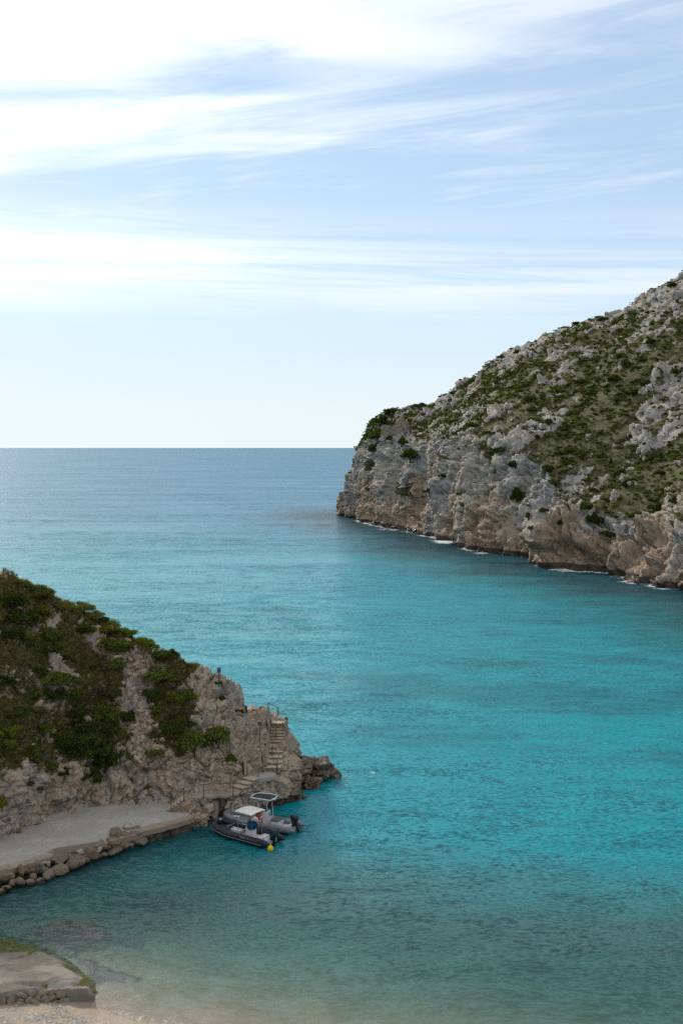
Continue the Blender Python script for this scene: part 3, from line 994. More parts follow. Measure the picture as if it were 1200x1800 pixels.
principled(t, out, c, 0.85, 0.25, 0, t.bump(hh_, 0.05))
M_CONC = m
M_STONE = m_rock('boulder stone', (0.235, 0.17, 0.115), (0.205, 0.17, 0.14), (0.065, 0.047, 0.034), (0.225, 0.145, 0.082), (0.1, 0.08, 0.05), (0.03, 0.04, 0.012), 1.6)
M_PALE = m_rock('pale boulder stone', (0.44, 0.37, 0.29), (0.40, 0.36, 0.31), (0.18, 0.14, 0.11), (0.36, 0.27, 0.18), (0.1, 0.08, 0.05), (0.03, 0.04, 0.012), 1.6)
M_WALLST = m_rock('wall stone', (0.255, 0.195, 0.145), (0.235, 0.195, 0.165), (0.13, 0.10, 0.075), (0.26, 0.18, 0.115), (0.1, 0.08, 0.05), (0.03, 0.04, 0.012), 2.0)
M_TREAD = m_plain('sky-lit toned tread stone', (0.47, 0.385, 0.285), 0.9, 0.15, var=0.14, scale=5, bump=0.01)  # treads painted lighter to stand for sky light on their tops
M_STEP = m_plain('shade-toned riser stone', (0.25, 0.19, 0.135), 0.9, 0.15, var=0.16, scale=5, bump=0.01)  # risers painted darker to stand for shade on the upright faces
M_WOOD = m_plain('weathered timber', (0.15, 0.105, 0.072), 0.8, 0.2, var=0.25, scale=4, bump=0.004)
M_RAIL = m_plain('worn rail timber', (0.20, 0.125, 0.072), 0.75, 0.2, var=0.25, scale=3, bump=0.004)
M_SIGN = m_plain('grey sign board', (0.085, 0.085, 0.09), 0.6, 0.3)
M_NAVY = m_plain('charcoal blue rubber', (0.016, 0.018, 0.026), 0.5, 0.3, var=0.15)
M_GREYR = m_plain('grey rubber', (0.175, 0.17, 0.18), 0.45, 0.4, var=0.08)
M_DGREY = m_plain('dark grey rubber', (0.075, 0.075, 0.085), 0.45, 0.4, var=0.1)
M_WHITE = m_plain('white gelcoat', (0.60, 0.59, 0.57), 0.3, 0.5, var=0.06)
M_CREAM = m_plain('cream canvas', (0.66, 0.62, 0.55), 0.8, 0.2, var=0.06)
M_PANEL = m_plain('dark roof canvas', (0.016, 0.017, 0.022), 0.7, 0.3, var=0.1)
M_STEEL = m_plain('steel tube', (0.55, 0.55, 0.55), 0.25, 0.5, metal=0.9, var=0.05)
M_BLACK = m_plain('black plastic', (0.012, 0.012, 0.014), 0.35, 0.5, var=0.1)
M_TEAL = m_plain('dark teal engine cover', (0.012, 0.032, 0.045), 0.5, 0.4, var=0.2)
M_BLUE = m_plain('blue cover cloth', (0.006, 0.055, 0.135), 0.85, 0.15, var=0.2, scale=9)
M_ORANGE = m_plain('orange ring', (0.42, 0.075, 0.025), 0.55, 0.4, var=0.1)
M_YELLOW = m_plain('yellow float', (0.72, 0.47, 0.006), 0.4, 0.4, var=0.06)
M_YEL2 = m_plain('yellow green can', (0.50, 0.47, 0.02), 0.45, 0.4)
M_CUSH = m_plain('grey cushion', (0.12, 0.105, 0.10), 0.7, 0.2)
M_ROPE = m_plain('rope', (0.16, 0.14, 0.12), 0.9, 0.1)
M_BARK = m_plain('grey bark', (0.11, 0.09, 0.07), 0.9, 0.1, var=0.2)
M_LETTER = m_plain('white lettering', (0.72, 0.72, 0.72), 0.5, 0.3, var=0.03)

# ------------------------------------------------------------------ landing (quay), slipway, path
rng = np.random.default_rng(5)


def densify(poly, step):
    out_ = []
    n = len(poly)
    for i in range(n):
        a, b = np.array(poly[i]), np.array(poly[(i + 1) % n])
        k = max(1, int(np.linalg.norm(b - a) / step))
        for j in range(k):
            out_.append(a + (b - a) * j / k)
    return np.array(out_)


def slab_grid(name, poly, step, zfun, mat, attrs, bottom=-1.6, jit=0.05):
    """solid slab: jittered outline, gridded uneven top, worn rim, side walls"""
    ol = densify(poly, step)
    P = np.c_[ol, np.zeros(len(ol))]
    ol = ol + jit * np.stack([fbm(P * 0.9, 3, 0.6, 401), fbm(P * 0.9 + 5, 3, 0.6, 402)], -1) * 2
    bm = bmesh.new()
    vs = [bm.verts.new((p[0], p[1], 0)) for p in ol]
    f = bm.faces.new(vs)
    if f.normal.z < 0:
        f.normal_flip()
    xs0, ys0 = ol.min(0), ol.max(0)
    for k in range(int((ys0[0] - xs0[0]) / (step * 2))):
        bmesh.ops.bisect_plane(bm, geom=bm.verts[:] + bm.edges[:] + bm.faces[:], plane_co=(xs0[0] + (k + 0.5) * step * 2, 0, 0), plane_no=(1, 0, 0))
    for k in range(int((ys0[1] - xs0[1]) / (step * 2))):
        bmesh.ops.bisect_plane(bm, geom=bm.verts[:] + bm.edges[:] + bm.faces[:], plane_co=(0, xs0[1] + (k + 0.5) * step * 2, 0), plane_no=(0, 1, 0))
    bmesh.ops.triangulate(bm, faces=bm.faces[:])
    rim = [e for e in bm.edges if e.is_boundary]
    r_ = bmesh.ops.extrude_edge_only(bm, edges=rim)
    low = [v for v in r_['geom'] if isinstance(v, bmesh.types.BMVert)]
    lows = set(low)
    bm.verts.ensure_lookup_table()
    co = np.array([v.co for v in bm.verts])
    zt = zfun(co[:, 0], co[:, 1])
    for i, v in enumerate(bm.verts):
        v.co.z = bottom if v in lows else zt[i]
        if v in lows:
            v.co.x += 0.0
    bmesh.ops.recalc_face_normals(bm, faces=bm.faces[:])
    me = bpy.data.meshes.new(name)
    bm.to_mesh(me)
    bm.free()
    V = np.array([v.co for v in me.vertices])
    for an, fn in attrs.items():
        a_ = me.attributes.new(an, 'FLOAT', 'POINT')
        a_.data.foreach_set('value', np.asarray(fn(V), dtype=np.float32))
    return link(name, me, mat)


def quay_z(x, y):
    P = np.stack([x, y, 0 * x], -1)
    return QUAY_Z + 0.05 * fbm(P * 0.35, 3, 0.5, 411) + 0.015 * fbm(P * 2.0, 2, 0.5, 412)


QEDGE = QUAY[:10]
sa, sb = at(105, 1497, QUAY_Z), at(165, 1487, QUAY_Z)
o = slab_grid('landing', QUAY, 0.35, quay_z, M_CONC, bottom=0.60, jit=0.10, attrs={
    'edge': lambda V: np.maximum((1 - sstep(poly_dist(V[:, 0], V[:, 1], QEDGE), 0.2, 1.6)) * 0.9, sstep(-V[:, 2], -0.8, -0.4)),
    'stain': lambda V: (1 - sstep(poly_dist(V[:, 0], V[:, 1], [sa[:2], sb[:2]]), 0.3, 1.3)) * 0.95})
tag(o, 'pale concrete landing at the foot of the hillside', kind='structure')


land_o = o
# rough footing under the rim, set back and wet
cen = np.mean(np.array(QUAY), 0)
foot = [np.array(p) for p in QUAY]
fd_ = []
for k, p in enumerate(foot):
    a, b = foot[k - 1], foot[(k + 1) % len(foot)]
    d = (b - a) / np.linalg.norm(b - a)
    fd_.append(p + np.array((-d[1], d[0])) * 0.32)
if poly_sdf(np.array([fd_[6][0]]), np.array([fd_[6][1]]), QUAY)[0] > 0:
    fd_ = [2 * p - q_ for p, q_ in zip(foot, fd_)]
o = slab_grid('footing', [tuple(p) for p in fd_], 0.25, lambda x, y: 0.597 + 0 * x, M_STONE, bottom=-1.6, jit=0.22, attrs={'wet': lambda V: 0.55 + 0 * V[:, 0]})
o.parent = land_o


def ramp_profile(x, y):
    P = np.stack([x, y, 0 * x], -1)
    sdf = poly_sdf(x, y, RAMP) + 0.16 * fbm(P * 0.8, 3, 0.6, 421)
    south = sstep(-(y - (57.9 + 0.02 * (x + 15))), -0.5, 0.3)
    wid = 1.6 * (1 - south) + 0.20 * south
    body_ = np.clip(-sdf / wid + 0.25, 0, 1) ** 0.75
    plane = np.clip(0.64 - 0.080 * (y - 57.2), -0.2, 0.7)       # the ramp dips towards the water on its far side
    z = -0.55 + body_ * (0.55 + plane + 0.05 * fbm(P * 0.4, 3, 0.5, 422)) + 0.035 * fbm(P * 1.6, 4, 0.6, 423) * body_ \
        + 0.04 * body_ * np.round(1.5 * fbm(P * 0.35 + 8, 2, 0.5, 425))
    return z, sdf, south


rx = np.arange(-30, -11.3, 0.085)
ry = np.arange(54.2, 66.5, 0.085)
RX, RY = np.meshgrid(rx, ry, indexing='ij')
rz, rsd, rso = ramp_profile(RX, RY)
n_a = fbm(np.stack([RX, RY, 0 * RX], -1) * 0.8, 3, 0.6, 427)
alg = 1.25 * np.maximum(np.exp(-((rz - 0.08 - 0.06 * n_a) / 0.13) ** 2), np.exp(-((rsd + 0.45 + 0.3 * n_a) / 0.55) ** 2)) * (1 - 0.9 * rso) * (0.55 + 1.2 * sstep(n_a, -0.3, 0.3))
stn = 0.52 + 0.50 * (1 - sstep(rz, 0.12, 0.34)) + 0.5 * sstep(fbm(np.stack([RX * 0.35, RY, 0 * RX], -1) * 0.7, 4, 0.6, 428), -0.05, 0.35)
o = link('slipway', mesh_np('slipway', np.stack([RX, RY, rz], -1).reshape(-1, 3), grid_faces(*RX.shape), True,
         {'edge': 0.25 * np.ones(RX.size), 'stain': stn.ravel(), 'algae': alg.ravel()}), M_CONC)
tag(o, 'worn grey slipway with green algae along its wet rim', kind='structure')
SLIP = o


def rock_mesh(name, seed, sub=3, flat=(1, 1, 1), rough=0.09, planes=13):
    """angular boulder: many random cutting planes, then chipped and pitted"""
    r_ = np.random.default_rng(seed)
    bm = bmesh.new()
    bmesh.ops.create_icosphere(bm, subdivisions=sub, radius=1)
    D = np.array([v.co for v in bm.verts])
    D /= np.linalg.norm(D, axis=1, keepdims=True)
    N = r_.normal(size=(planes, 3))
    N /= np.linalg.norm(N, axis=1, keepdims=True)
    h = r_.uniform(0.60, 0.95, planes)
    dot = D @ N.T
    rad = np.where(dot > 0.05, h[None, :] / np.maximum(dot, 0.05), 9)
    rad = np.sort(rad, 1)
    k_ = rad[:, 0]
    k_ = np.minimum(k_, 1.12)
    P = D * k_[:, None]
    k_ = k_ + rough * fbm(P * 2.2 + seed, 4, 0.6, 500 + seed) + 0.35 * rough * fbm(P * 7 + seed, 2, 0.6, 520)
    f1, f2, rid, tlt = cells(D * 1.9 + seed * 1.3, 530 + seed)
    k_ = k_ + rough * 1.2 * ((rid - 0.5) + tlt) - rough * 1.1 * (1 - sstep(f2 - f1, 0.0, 0.10))
    P = D * k_[:, None] * np.array(flat)
    for v, p in zip(bm.verts, P):
        v.co = p
    me = bpy.data.meshes.new(name)
    bm.to_mesh(me)
    bm.free()
    me.polygons.foreach_set('use_smooth', [True] * len(me.polygons))
    me.set_sharp_from_angle(angle=R(24))
    a_ = me.attributes.new('och', 'FLOAT', 'POINT')
    a_.data.foreach_set('value', np.full(len(me.vertices), 0.25 + 0.5 * r_.random(), dtype=np.float32))
    return me


# ---- masonry stones along the slipway's beach side: each stone its own piece
wall_mesh = []
for k in range(5):
    me = rock_mesh('wall_stone', 600 + k, 2, (1, 0.6, 1.0), 0.04, 7)
    me.materials.append(M_WALLST)
    wall_mesh.append(me)
for row in range(3):
    x = -23.0 + rng.uniform(0, 0.3)
    while x < -14.0:
        wdt = rng.uniform(0.26, 0.66)
        hh = rng.uniform(0.75, 1.25)
        yl = np.interp(x + wdt / 2, (-23, -17, -15.4, -14.1), (56.3, 57.1, 57.35, 57.55))
        o = link('wall_stone', wall_mesh[rng.integers(5)], None, SLIP, (x + wdt / 2, yl + 0.06 - 0.16 * (2 - row) + rng.uniform(-0.04, 0.04), 0.08 + 0.19 * row + rng.uniform(-0.05, 0.05)),
                 (R(-38) + rng.uniform(-0.15, 0.15), rng.uniform(-0.6, 0.6), rng.uniform(-0.12, 0.12)))
        o.scale = (wdt * 0.58, 0.16, 0.175 * hh)
        x += wdt * rng.uniform(0.90, 1.04)
# broken rock lip where the wall ends
for px, py, wd, ht in ((66, 1752, 26, 14), (92, 1752, 24, 10), (118, 1748, 22, 12), (138, 1746, 22, 14), (154, 1740, 16, 12)):
    p = at(px, py, 0.18)
    me = rock_mesh('rock', int(px), 3, (1, 0.7, 0.8), 0.12, 10)
    me.materials.append(M_STONE)
    o = link('rock', me, None, SLIP, p, (0, 0, rng.uniform(0, 6)))
    o.scale = (wd / 60, wd / 60, ht / 42)

# ---- path: cast slab along the ledge, treads where it climbs
mb = MB()
cl_ = []
for k in range(len(PATH) - 3):
    a, b = PATH[k], PATH[k + 1]
    n_ = max(2, int(np.linalg.norm(b - a) / 0.25))
    for j in range(n_):
        cl_.append(a + (b - a) * j / n_)
cl_.append(PATH[-3])
cl_ = np.array(cl_)
tang = np.gradient(cl_[:, :2], axis=0)
tang /= np.linalg.norm(tang, axis=1, keepdims=True)
nor = np.stack([-tang[:, 1], tang[:, 0]], -1)
rings = []
for i, (p, n_) in enumerate(zip(cl_, nor)):
    wob = 0.08 * math.sin(i * 1.7) + rng.uniform(-0.09, 0.09)
    zj = rng.uniform(-0.015, 0.015)
    f_ = p[:2] - n_ * (0.10 + wob)
    b_ = p[:2] + n_ * 1.02
    rings.append([(f_[0], f_[1], p[2] - 0.17 - rng.uniform(0, 0.06)), (b_[0], b_[1], p[2] - 0.2), (b_[0], b_[1], p[2] + zj), (f_[0] + n_[0] * 0.04, f_[1] + n_[1] * 0.04, p[2] + zj), (f_[0], f_[1], p[2] - 0.05)])
mb.loft(rings)
path = mb.build('path', M_CONC, smooth=30)
a_ = path.data.attributes.new('edge', 'FLOAT', 'POINT')
a_.data.foreach_set('value', np.full(len(path.data.vertices), 0.65, dtype=np.float32))
tag(path, 'narrow concrete footpath bridging a gap in the rocks', kind='structure')


def step_mesh(w_, d_, h_, seed):
    r_ = random.Random(seed)
    mb_ = MB().box((0, 0, 0), (w_, d_, h_), 0.03)
    mb_.v = [(x + r_.uniform(-.018, .018), y + r_.uniform(-.018, .018), z + r_.uniform(-.012, .012)) for x, y, z in mb_.v]
    me = mb_.mesh('step', 35)
    a_ = me.attributes.new('edge', 'FLOAT', 'POINT')
    a_.data.foreach_set('value', np.full(len(me.vertices), 0.5, dtype=np.float32))
    return me


# broad treads at the turn of the path
for k in range(3):
    f_ = (k + 0.5) / 3
    p = PATH[3] * (1 - f_) + PATH[4] * f_
    ang = math.atan2(PATH[4][1] - PATH[3][1], PATH[4][0] - PATH[3][0])
    nn = np.array((-math.sin(ang), math.cos(ang)))
    sp_ = link('step', step_mesh(0.85, 1.15, 0.26, 40 + k), M_STEP, path, (p[0] + nn[0] * 0.42, p[1] + nn[1] * 0.42, p[2] - 0.05 + 0.04 * k), (0, 0, ang))
    link('tread', step_mesh(0.88, 1.19, 0.06, 90 + k), M_TREAD, sp_, (-0.02, -0.02, 0.14))
p = (PATH[4] + PATH[5]) / 2
ang = math.atan2(PATH[5][1] - PATH[4][1], PATH[5][0] - PATH[4][0])
link('step', step_mesh(1.75, 1.3, 0.34, 47), M_CONC, path, (p[0] - math.sin(ang) * 0.5, p[1] + math.cos(ang) * 0.5, p[2] - 0.12), (0, 0, ang))

# ---- lower stairs: landing to path
st = empty('stairs', (-12.3, 85.0, QUAY_Z))
tag(st, 'short flight of concrete steps climbing from the landing to the path', 'stairs', 'steps along the path')
for k in range(5):
    h_ = 0.17 * (k + 1)
    sp_ = link('step', step_mesh(0.26, 1.0, h_ + 0.20, k), M_STEP, st, (-0.46 + 0.22 * k, 0.0, (h_ - 0.25) / 2))
    link('tread', step_mesh(0.29, 1.04, 0.06, 80 + k), M_TREAD, sp_, (-0.02, -0.02, (h_ + 0.20) / 2 + 0.02))
# ---- upper stairs: rock-cut steps to the crest
st = empty('stairs', (-5.35, 91, 3.0))
tag(st, 'steep rock-cut worn steps with treads toned sky-lit climbing to the crest of the point', 'stairs', 'steps along the path')
for k, (y, z, d_) in enumerate(((90.2, 2.80, 1.0), (90.95, 2.98, 0.8), (91.6, 3.18, 0.7), (92.4, 3.42, 0.9), (93.3, 3.56, 1.0), (94.08, 3.78, 0.5), (94.3, 3.98, 0.45), (94.5, 4.18, 0.45), (94.7, 4.38, 0.45), (94.9, 4.60, 0.45), (95.3, 5.02, 0.8))):
    sp_ = link('step', step_mesh(1.12 + 0.1 * math.sin(k), d_, 0.46, 20 + k), M_STEP, st, (0.05 * math.sin(k * 2.1), y - 91, z - 3.0 - 0.25), (0, 0, 0.05 * math.sin(k)))
    link('tread', step_mesh(1.16 + 0.1 * math.sin(k), d_ + 0.05, 0.07, 60 + k), M_TREAD, sp_, (0, -0.03, 0.235))
me = rock_mesh('landing_slab', 77, 3, (1, 0.8, 0.28), 0.04)
p = at(484, 1338, 2.95)
o = link('stone_slab', me, M_PALE, None, (p[0], p[1], 2.93))
o.scale = (0.55, 0.8, 0.5)
tag(o, 'flat pale stone slab at the foot of the steep rock-cut steps', 'stone slab')
p = at(464.5, 1258, 5.25)
o = link('boulder', rock_mesh('boulder', 78, 3, (1, 0.7, 0.42), 0.05), M_PALE, None, (p[0], p[1], 5.35), (0, 0.05, 0.1))
o.scale = (0.62, 0.6, 0.62)
tag(o, 'smooth tan boulder lying at the top of the steep steps', 'boulder')

# ---- railings
def railing(name, label, posts, extra, rail_mat, rise=0.88):
    """posts: base points; extra: {index: [points to pass after that post]}"""
    p0 = posts[0]
    root = empty(name, tuple(p0))
    tag(root, label, 'railing', 'railings along the path')
    line = []
    for k, b in enumerate(posts):
        b = np.array(b)
        mb_ = MB().tube([(b - p0) - np.array((0, 0, 0.35)), (b - p0) + np.array((0, 0, rise))], 0.037, 7)
        mb_.build('post', M_WOOD, root)
        line.append((b - p0) + np.array((0, 0, rise - 0.02)))
        for e in extra.get(k, ()):
            line.append(np.array(e) - p0)
    for a, b in zip(line[:-1], line[1:]):
        d = (b - a) / np.linalg.norm(b - a)
        MB().tube([a - d * 0.03, b + d * 0.03], 0.031, 7).build('rail', rail_mat, root)
    return root


pA, pB, pC, pD = at(301, 1427, 1.0), at(323, 1405, 1.8), at(358, 1399, 1.85), at(410, 1396, 1.9)
pE, pF = at(454, 1369.5, 2.36), at(486, 1361, 2.58)
railing('railing', 'low timber railing along the seaward edge of the footpath', [pA, pB, pC, pD, pE, pF], {}, M_WOOD)
pF2 = at(487.5, 1358, 2.62)
pG, pH = at(478.5, 1331, 3.10), at(484.5, 1300, 3.85)
pI, pJ = at(489, 1262, 5.0), at(471.5, 1253, 5.42)
railing('railing', 'kinked timber handrail climbing beside the steep steps', [pF2, pG, pH, pI, pJ],
        {0: [at(490.5, 1325, 3.75)], 2: [at(484.5, 1262, 5.2)]}, M_RAIL)

# ---- sign posts
def sign(px, py, rise, bw, bh, label, face=0.15):
    i = on_hill(px, py)
    b = HV[i]
    root = empty('sign_post', tuple(b), face)
    tag(root, label, 'sign', 'signs on the hillside')
    MB().box((0, 0, rise / 2 - 0.2), (0.09, 0.09, rise + 0.4), 0.01).build('post', M_WOOD, root)
    MB().box((0, -0.07, rise - bh * 0.35), (bw, 0.05, bh), 0.012).build('board', M_SIGN, root)


sign(385, 1196, 1.05, 0.30, 0.42, 'small grey sign on a post at the crest of the rocks')
sign(457, 1296, 1.25, 0.36, 0.30, 'small dark sign on a post beside the steep steps')

# ------------------------------------------------------------------ boulders along the landing
rip = [  # centre x, centre y, width, height in a 1200-wide view of the photo's [0,1430,270,1590], tone
    (50, 490, 135, 95, 1, 'ochre slab-sided boulder at the end of the landing edge by the picture rim'), (110, 410, 95, 62, 2, 'white-topped boulder on the landing edge above the ochre slab'),
    (165, 445, 85, 85, 0, None), (228, 440, 105, 95, 0, None), (300, 412, 105, 85, 0, None), (345, 385, 52, 44, 2, 'small white stone between two larger ones on the landing edge'), (382, 396, 52, 60, 2, None),
    (458, 362, 125, 95, 0, 'big square-faced brown boulder against the dark damp patch'), (470, 440, 145, 85, 0, None), (392, 482, 135, 95, 0, 'wide brown boulder lying half in the water'), (310, 535, 85, 75, 0, None), (165, 538, 95, 85, 0, None),
    (232, 545, 70, 66, 0, None), (58, 582, 105, 55, 0, None), (100, 545, 70, 50, 0, None), (592, 392, 145, 110, 0, 'large rounded dark boulder standing in the water'), (618, 303, 110, 56, 2, 'flat pale boulder on top of the row beside the damp patch'),
    (702, 322, 112, 100, 0, None), (682, 372, 62, 54, 0, None), (758, 272, 92, 52, 2, None), (795, 248, 85, 52, 0, None), (816, 202, 62, 42, 2, None), (772, 332, 52, 42, 0, None),
    (890, 296, 112, 72, 0, 'wedge-shaped brown boulder at the water line'), (940, 256, 122, 64, 0, None), (885, 222, 130, 52, 0, None), (900, 152, 155, 90, 1, 'large pitted tan boulder on the landing edge'), (985, 186, 85, 84, 1, None),
    (1030, 100, 115, 82, 2, 'pale rounded boulder perched highest on the landing edge'), (1045, 158, 95, 42, 1, None), (1070, 212, 132, 92, 0, 'round grey-brown boulder in the water below the perched pale one'), (1125, 172, 60, 50, 0, None), (1165, 172, 55, 52, 0, None),
    (815, 322, 52, 34, 0, None), (540, 340, 70, 50, 0, None), (655, 345, 60, 60, 0, None), (530, 415, 60, 60, 0, None), (20, 610, 70, 50, 0, None), (265, 500, 60, 60, 0, None), (345, 440, 70, 60, 0, None), (845, 255, 60, 50, 0, None), (1010, 240, 60, 40, 0, None),
    (1215, 165, 50, 46, 0, None), (1262, 150, 52, 40, 0, None), (1310, 128, 46, 40, 0, None), (1350, 112, 52, 42, 0, None), (1395, 90, 46, 40, 0, None), (1440, 72, 50, 40, 0, None), (1480, 52, 46, 36, 0, None)]
yw_x, yw_y = (0, 60, 130, 210, 255, 300, 345), (1575, 1560, 1532, 1502, 1483, 1462, 1450)
yq_x, yq_y = (0, 60, 100, 150, 215, 262, 305, 345), (1530, 1514, 1501, 1492, 1472, 1457, 1446, 1436)
for k, (cx, cy, w_, h_, tone, lab) in enumerate(rip):
    px, py = cx * 0.225, 1430 + cy * 0.225
    yw, yq = np.interp(px, yw_x, yw_y), np.interp(px, yq_x, yq_y)
    fr_ = np.clip((yw - py) / (yw - yq), 0, 1.25)
    z = 0.02 + 0.85 * fr_
    p = at(px, py, z)
    mpp = (CAM_H - z) / (py - HORIZON) * 0.225
    me = rock_mesh('boulder', 100 + k, 3, (1, rng.uniform(0.6, 0.95), rng.uniform(0.65, 0.95)), 0.07, 8)
    o = link('boulder', me, M_PALE if tone == 2 else M_STONE, None, p, (rng.uniform(-.2, .2), rng.uniform(-.2, .2), rng.uniform(0, 6.28)))
    s_ = w_ * mpp * 0.56
    sz_ = max(0.55 * s_, h_ * mpp * 0.62)
    o.scale = (s_, s_, sz_)
    wz_ = np.array([v.co.z for v in me.vertices]) * sz_ + p[2]
    wv_ = me.attributes.new('wet', 'FLOAT', 'POINT')
    wv_.data.foreach_set('value', ((1 - sstep(wz_, 0.10, 0.42)) * 0.95 + (0.10 if tone == 0 else 0.0)).astype(np.float32))
    seg = ('beside the ochre slab', 'below the white stones', 'beside the damp patch', 'past the damp patch', 'near the perched pale boulder', 'under the concrete rim')[int(np.searchsorted((36, 84, 135, 196, 262), px))]
    hgt_ = 'half sunk in water' if fr_ < 0.35 else ('in mid row' if fr_ < 0.8 else 'on top of the row')
    size_ = 'small' if w_ < 65 else ('large' if w_ > 105 else 'medium')
    tag(o, lab or f'{size_} {("brown", "tan", "pale")[tone]} boulder {hgt_} {seg}', 'boulder', 'boulders along the landing')
for px, py, w_, lab, mt in ((34, 1461, 14, 'low brown stone lying on the landing at the foot of the cliff', M_STONE), (48, 1450, 8, 'small white stone on the landing by the cliff foot', M_PALE), (73, 1440, 17, 'pale slab of fallen rock against the cliff behind the landing', M_PALE)):
    p = at(px, py, QUAY_Z + 0.1)
    o = link('stone', rock_mesh('stone', int(px) + 300, 3, (1, 0.8, 0.6), 0.08), mt, None, p, (0, 0, px))
    s_ = w_ / 24 * 0.55
    o.scale = (s_, s_, s_)
    tag(o, lab, 'stone')

# rock lumps of the point: pieces of the hillside
for k, (px, py, wd, ht, z, mt) in enumerate(((560, 1352, 62, 34, 0.7, 0), (580, 1360, 36, 22, 0.35, 0), (538, 1350, 44, 40, 1.0, 0), (545, 1378, 40, 26, 0.4, 0), (515, 1375, 40, 40, 0.9, 1), (500, 1392, 56, 40, 0.5, 1), (470, 1392, 60, 44, 0.8, 1), (445, 1400, 50, 40, 0.6, 1),
                                          (420, 1412, 40, 38, 0.5, 1), (355, 1425, 46, 44, 0.7, 1), (345, 1441, 34, 30, 0.45, 1), (334, 1446, 24, 18, 0.25, 1), (330, 1422, 30, 30, 1.2, 1), (372, 1428, 26, 36, 0.6, 1), (525, 1402, 22, 16, 0.15, 0), (508, 1345, 40, 30, 1.9, 1), (495, 1320, 24, 36, 3.0, 1), (497, 1290, 20, 44, 4.0, 1),
                                          (405, 1345, 40, 26, 3.2, 1), (310, 1345, 34, 22, 4.0, 1))):
    if mt == 1 and py < 1350:
        p = HV[on_hill(px, py)]
    else:
        p = at(px, py, z)
    me = rock_mesh('rock', 900 + k, 4, (1, 0.9, 0.95), 0.17, 16)
    if mt == 0:
        wv_ = me.attributes.new('wet', 'FLOAT', 'POINT')
        wv_.data.foreach_set('value', np.full(len(me.vertices), 0.42, dtype=np.float32))
    mpp = p[1] / FPX
    o = link('rock', me, M_STONE if mt == 0 else M_HILL, hill, p + np.array((0, 0.35, -0.1)), (rng.uniform(-.3, .3), rng.uniform(-.3, .3), rng.uniform(0, 6.28)))
    o.scale = (wd * mpp * 0.55, wd * mpp * 0.5, ht * mpp * 0.62)
# loose rubble in the chute and on the slope: pieces of the hillside
rub_me = []
for k in range(6):
    me = rock_mesh('stone', 950 + k, 2, (1, 0.85, 0.75), 0.10, 10)
    me.materials.append(M_HILL)
    rub_me.append(me)
cand = np.where(H_OK & (HV[:, 2] > 3.2) & (HPX > 0) & (HPX < 470) & (HN[:, 2] > 0.25))[0]
wgt = 0.04 + 1.0 * np.exp(-((HPX[cand] - (238 + (HPY[cand] - 1150) * 0.16)) / 24) ** 2) * (HPY[cand] > 1130) + 0.06 * (HPX[cand] > 350)
pick = rng.choice(cand, 290, replace=False, p=wgt / wgt.sum())
for i in pick:
    s_ = 0.10 + 0.28 * rng.random() ** 2.2
    o = link('stone', rub_me[rng.integers(6)], None, hill, HV[i] + np.array((0, 0, 0.3 * s_)), (rng.uniform(0, 6), rng.uniform(-.4, .4), rng.uniform(0, 6)))
    o.scale = (s_ * rng.uniform(0.8, 1.4), s_, s_ * rng.uniform(0.6, 1))
# ------------------------------------------------------------------ plants
def m_leaf(name, a, b, c_):
    m, t, out = mat_new(name)
    tone = t.attr('tone')
    oi = t.n('ShaderNodeObjectInfo').outputs['Random']
    col_ = t.mix(t.ramp(tone, 0.0, 1.0), a, b)
    col_ = t.mix(t.ramp(tone, 0.60, 0.95, 0.0, 0.9), col_, c_)
    col_ = t.mix(1.0, col_, t.mix(oi, (0.72, 0.76, 0.75), (1.22, 1.16, 1.1)), 'MULTIPLY')
    d1 = t.n('ShaderNodeBsdfDiffuse')
    t.link(col_, d1.inputs[0])
    d2 = t.n('ShaderNodeBsdfTranslucent')
    t.link(t.mix(1.0, col_, (1.0, 1.15, 0.5), 'MULTIPLY'), d2.inputs[0])
    mx_ = t.n('ShaderNodeMixShader')
    mx_.inputs[0].default_value = 0.22
    t.link(d1.outputs[0], mx_.inputs[1])
    t.link(d2.outputs[0], mx_.inputs[2])
    t.link(mx_.outputs[0], out.inputs[0])
    return m


L_DARK = m_leaf('dark evergreen leaves', (0.032, 0.046, 0.011), (0.080, 0.105, 0.022), (0.15, 0.165, 0.042))
L_MID = m_leaf('green shrub leaves', (0.056, 0.076, 0.015), (0.138, 0.165, 0.030), (0.24, 0.235, 0.058))
L_BRIGHT = m_leaf('bright young leaves', (0.075, 0.095, 0.013), (0.175, 0.200, 0.025), (0.28, 0.27, 0.045))
L_OLIVE = m_leaf('olive pine needles', (0.085, 0.088, 0.020), (0.195, 0.185, 0.042), (0.29, 0.26, 0.075))
L_DRY = m_leaf('dry grey twigs', (0.050, 0.040, 0.030), (0.110, 0.092, 0.072), (0.17, 0.145, 0.11))
L_GRASS = m_leaf('scrub undergrowth', (0.080, 0.080, 0.025), (0.195, 0.165, 0.058), (0.31, 0.24, 0.12))


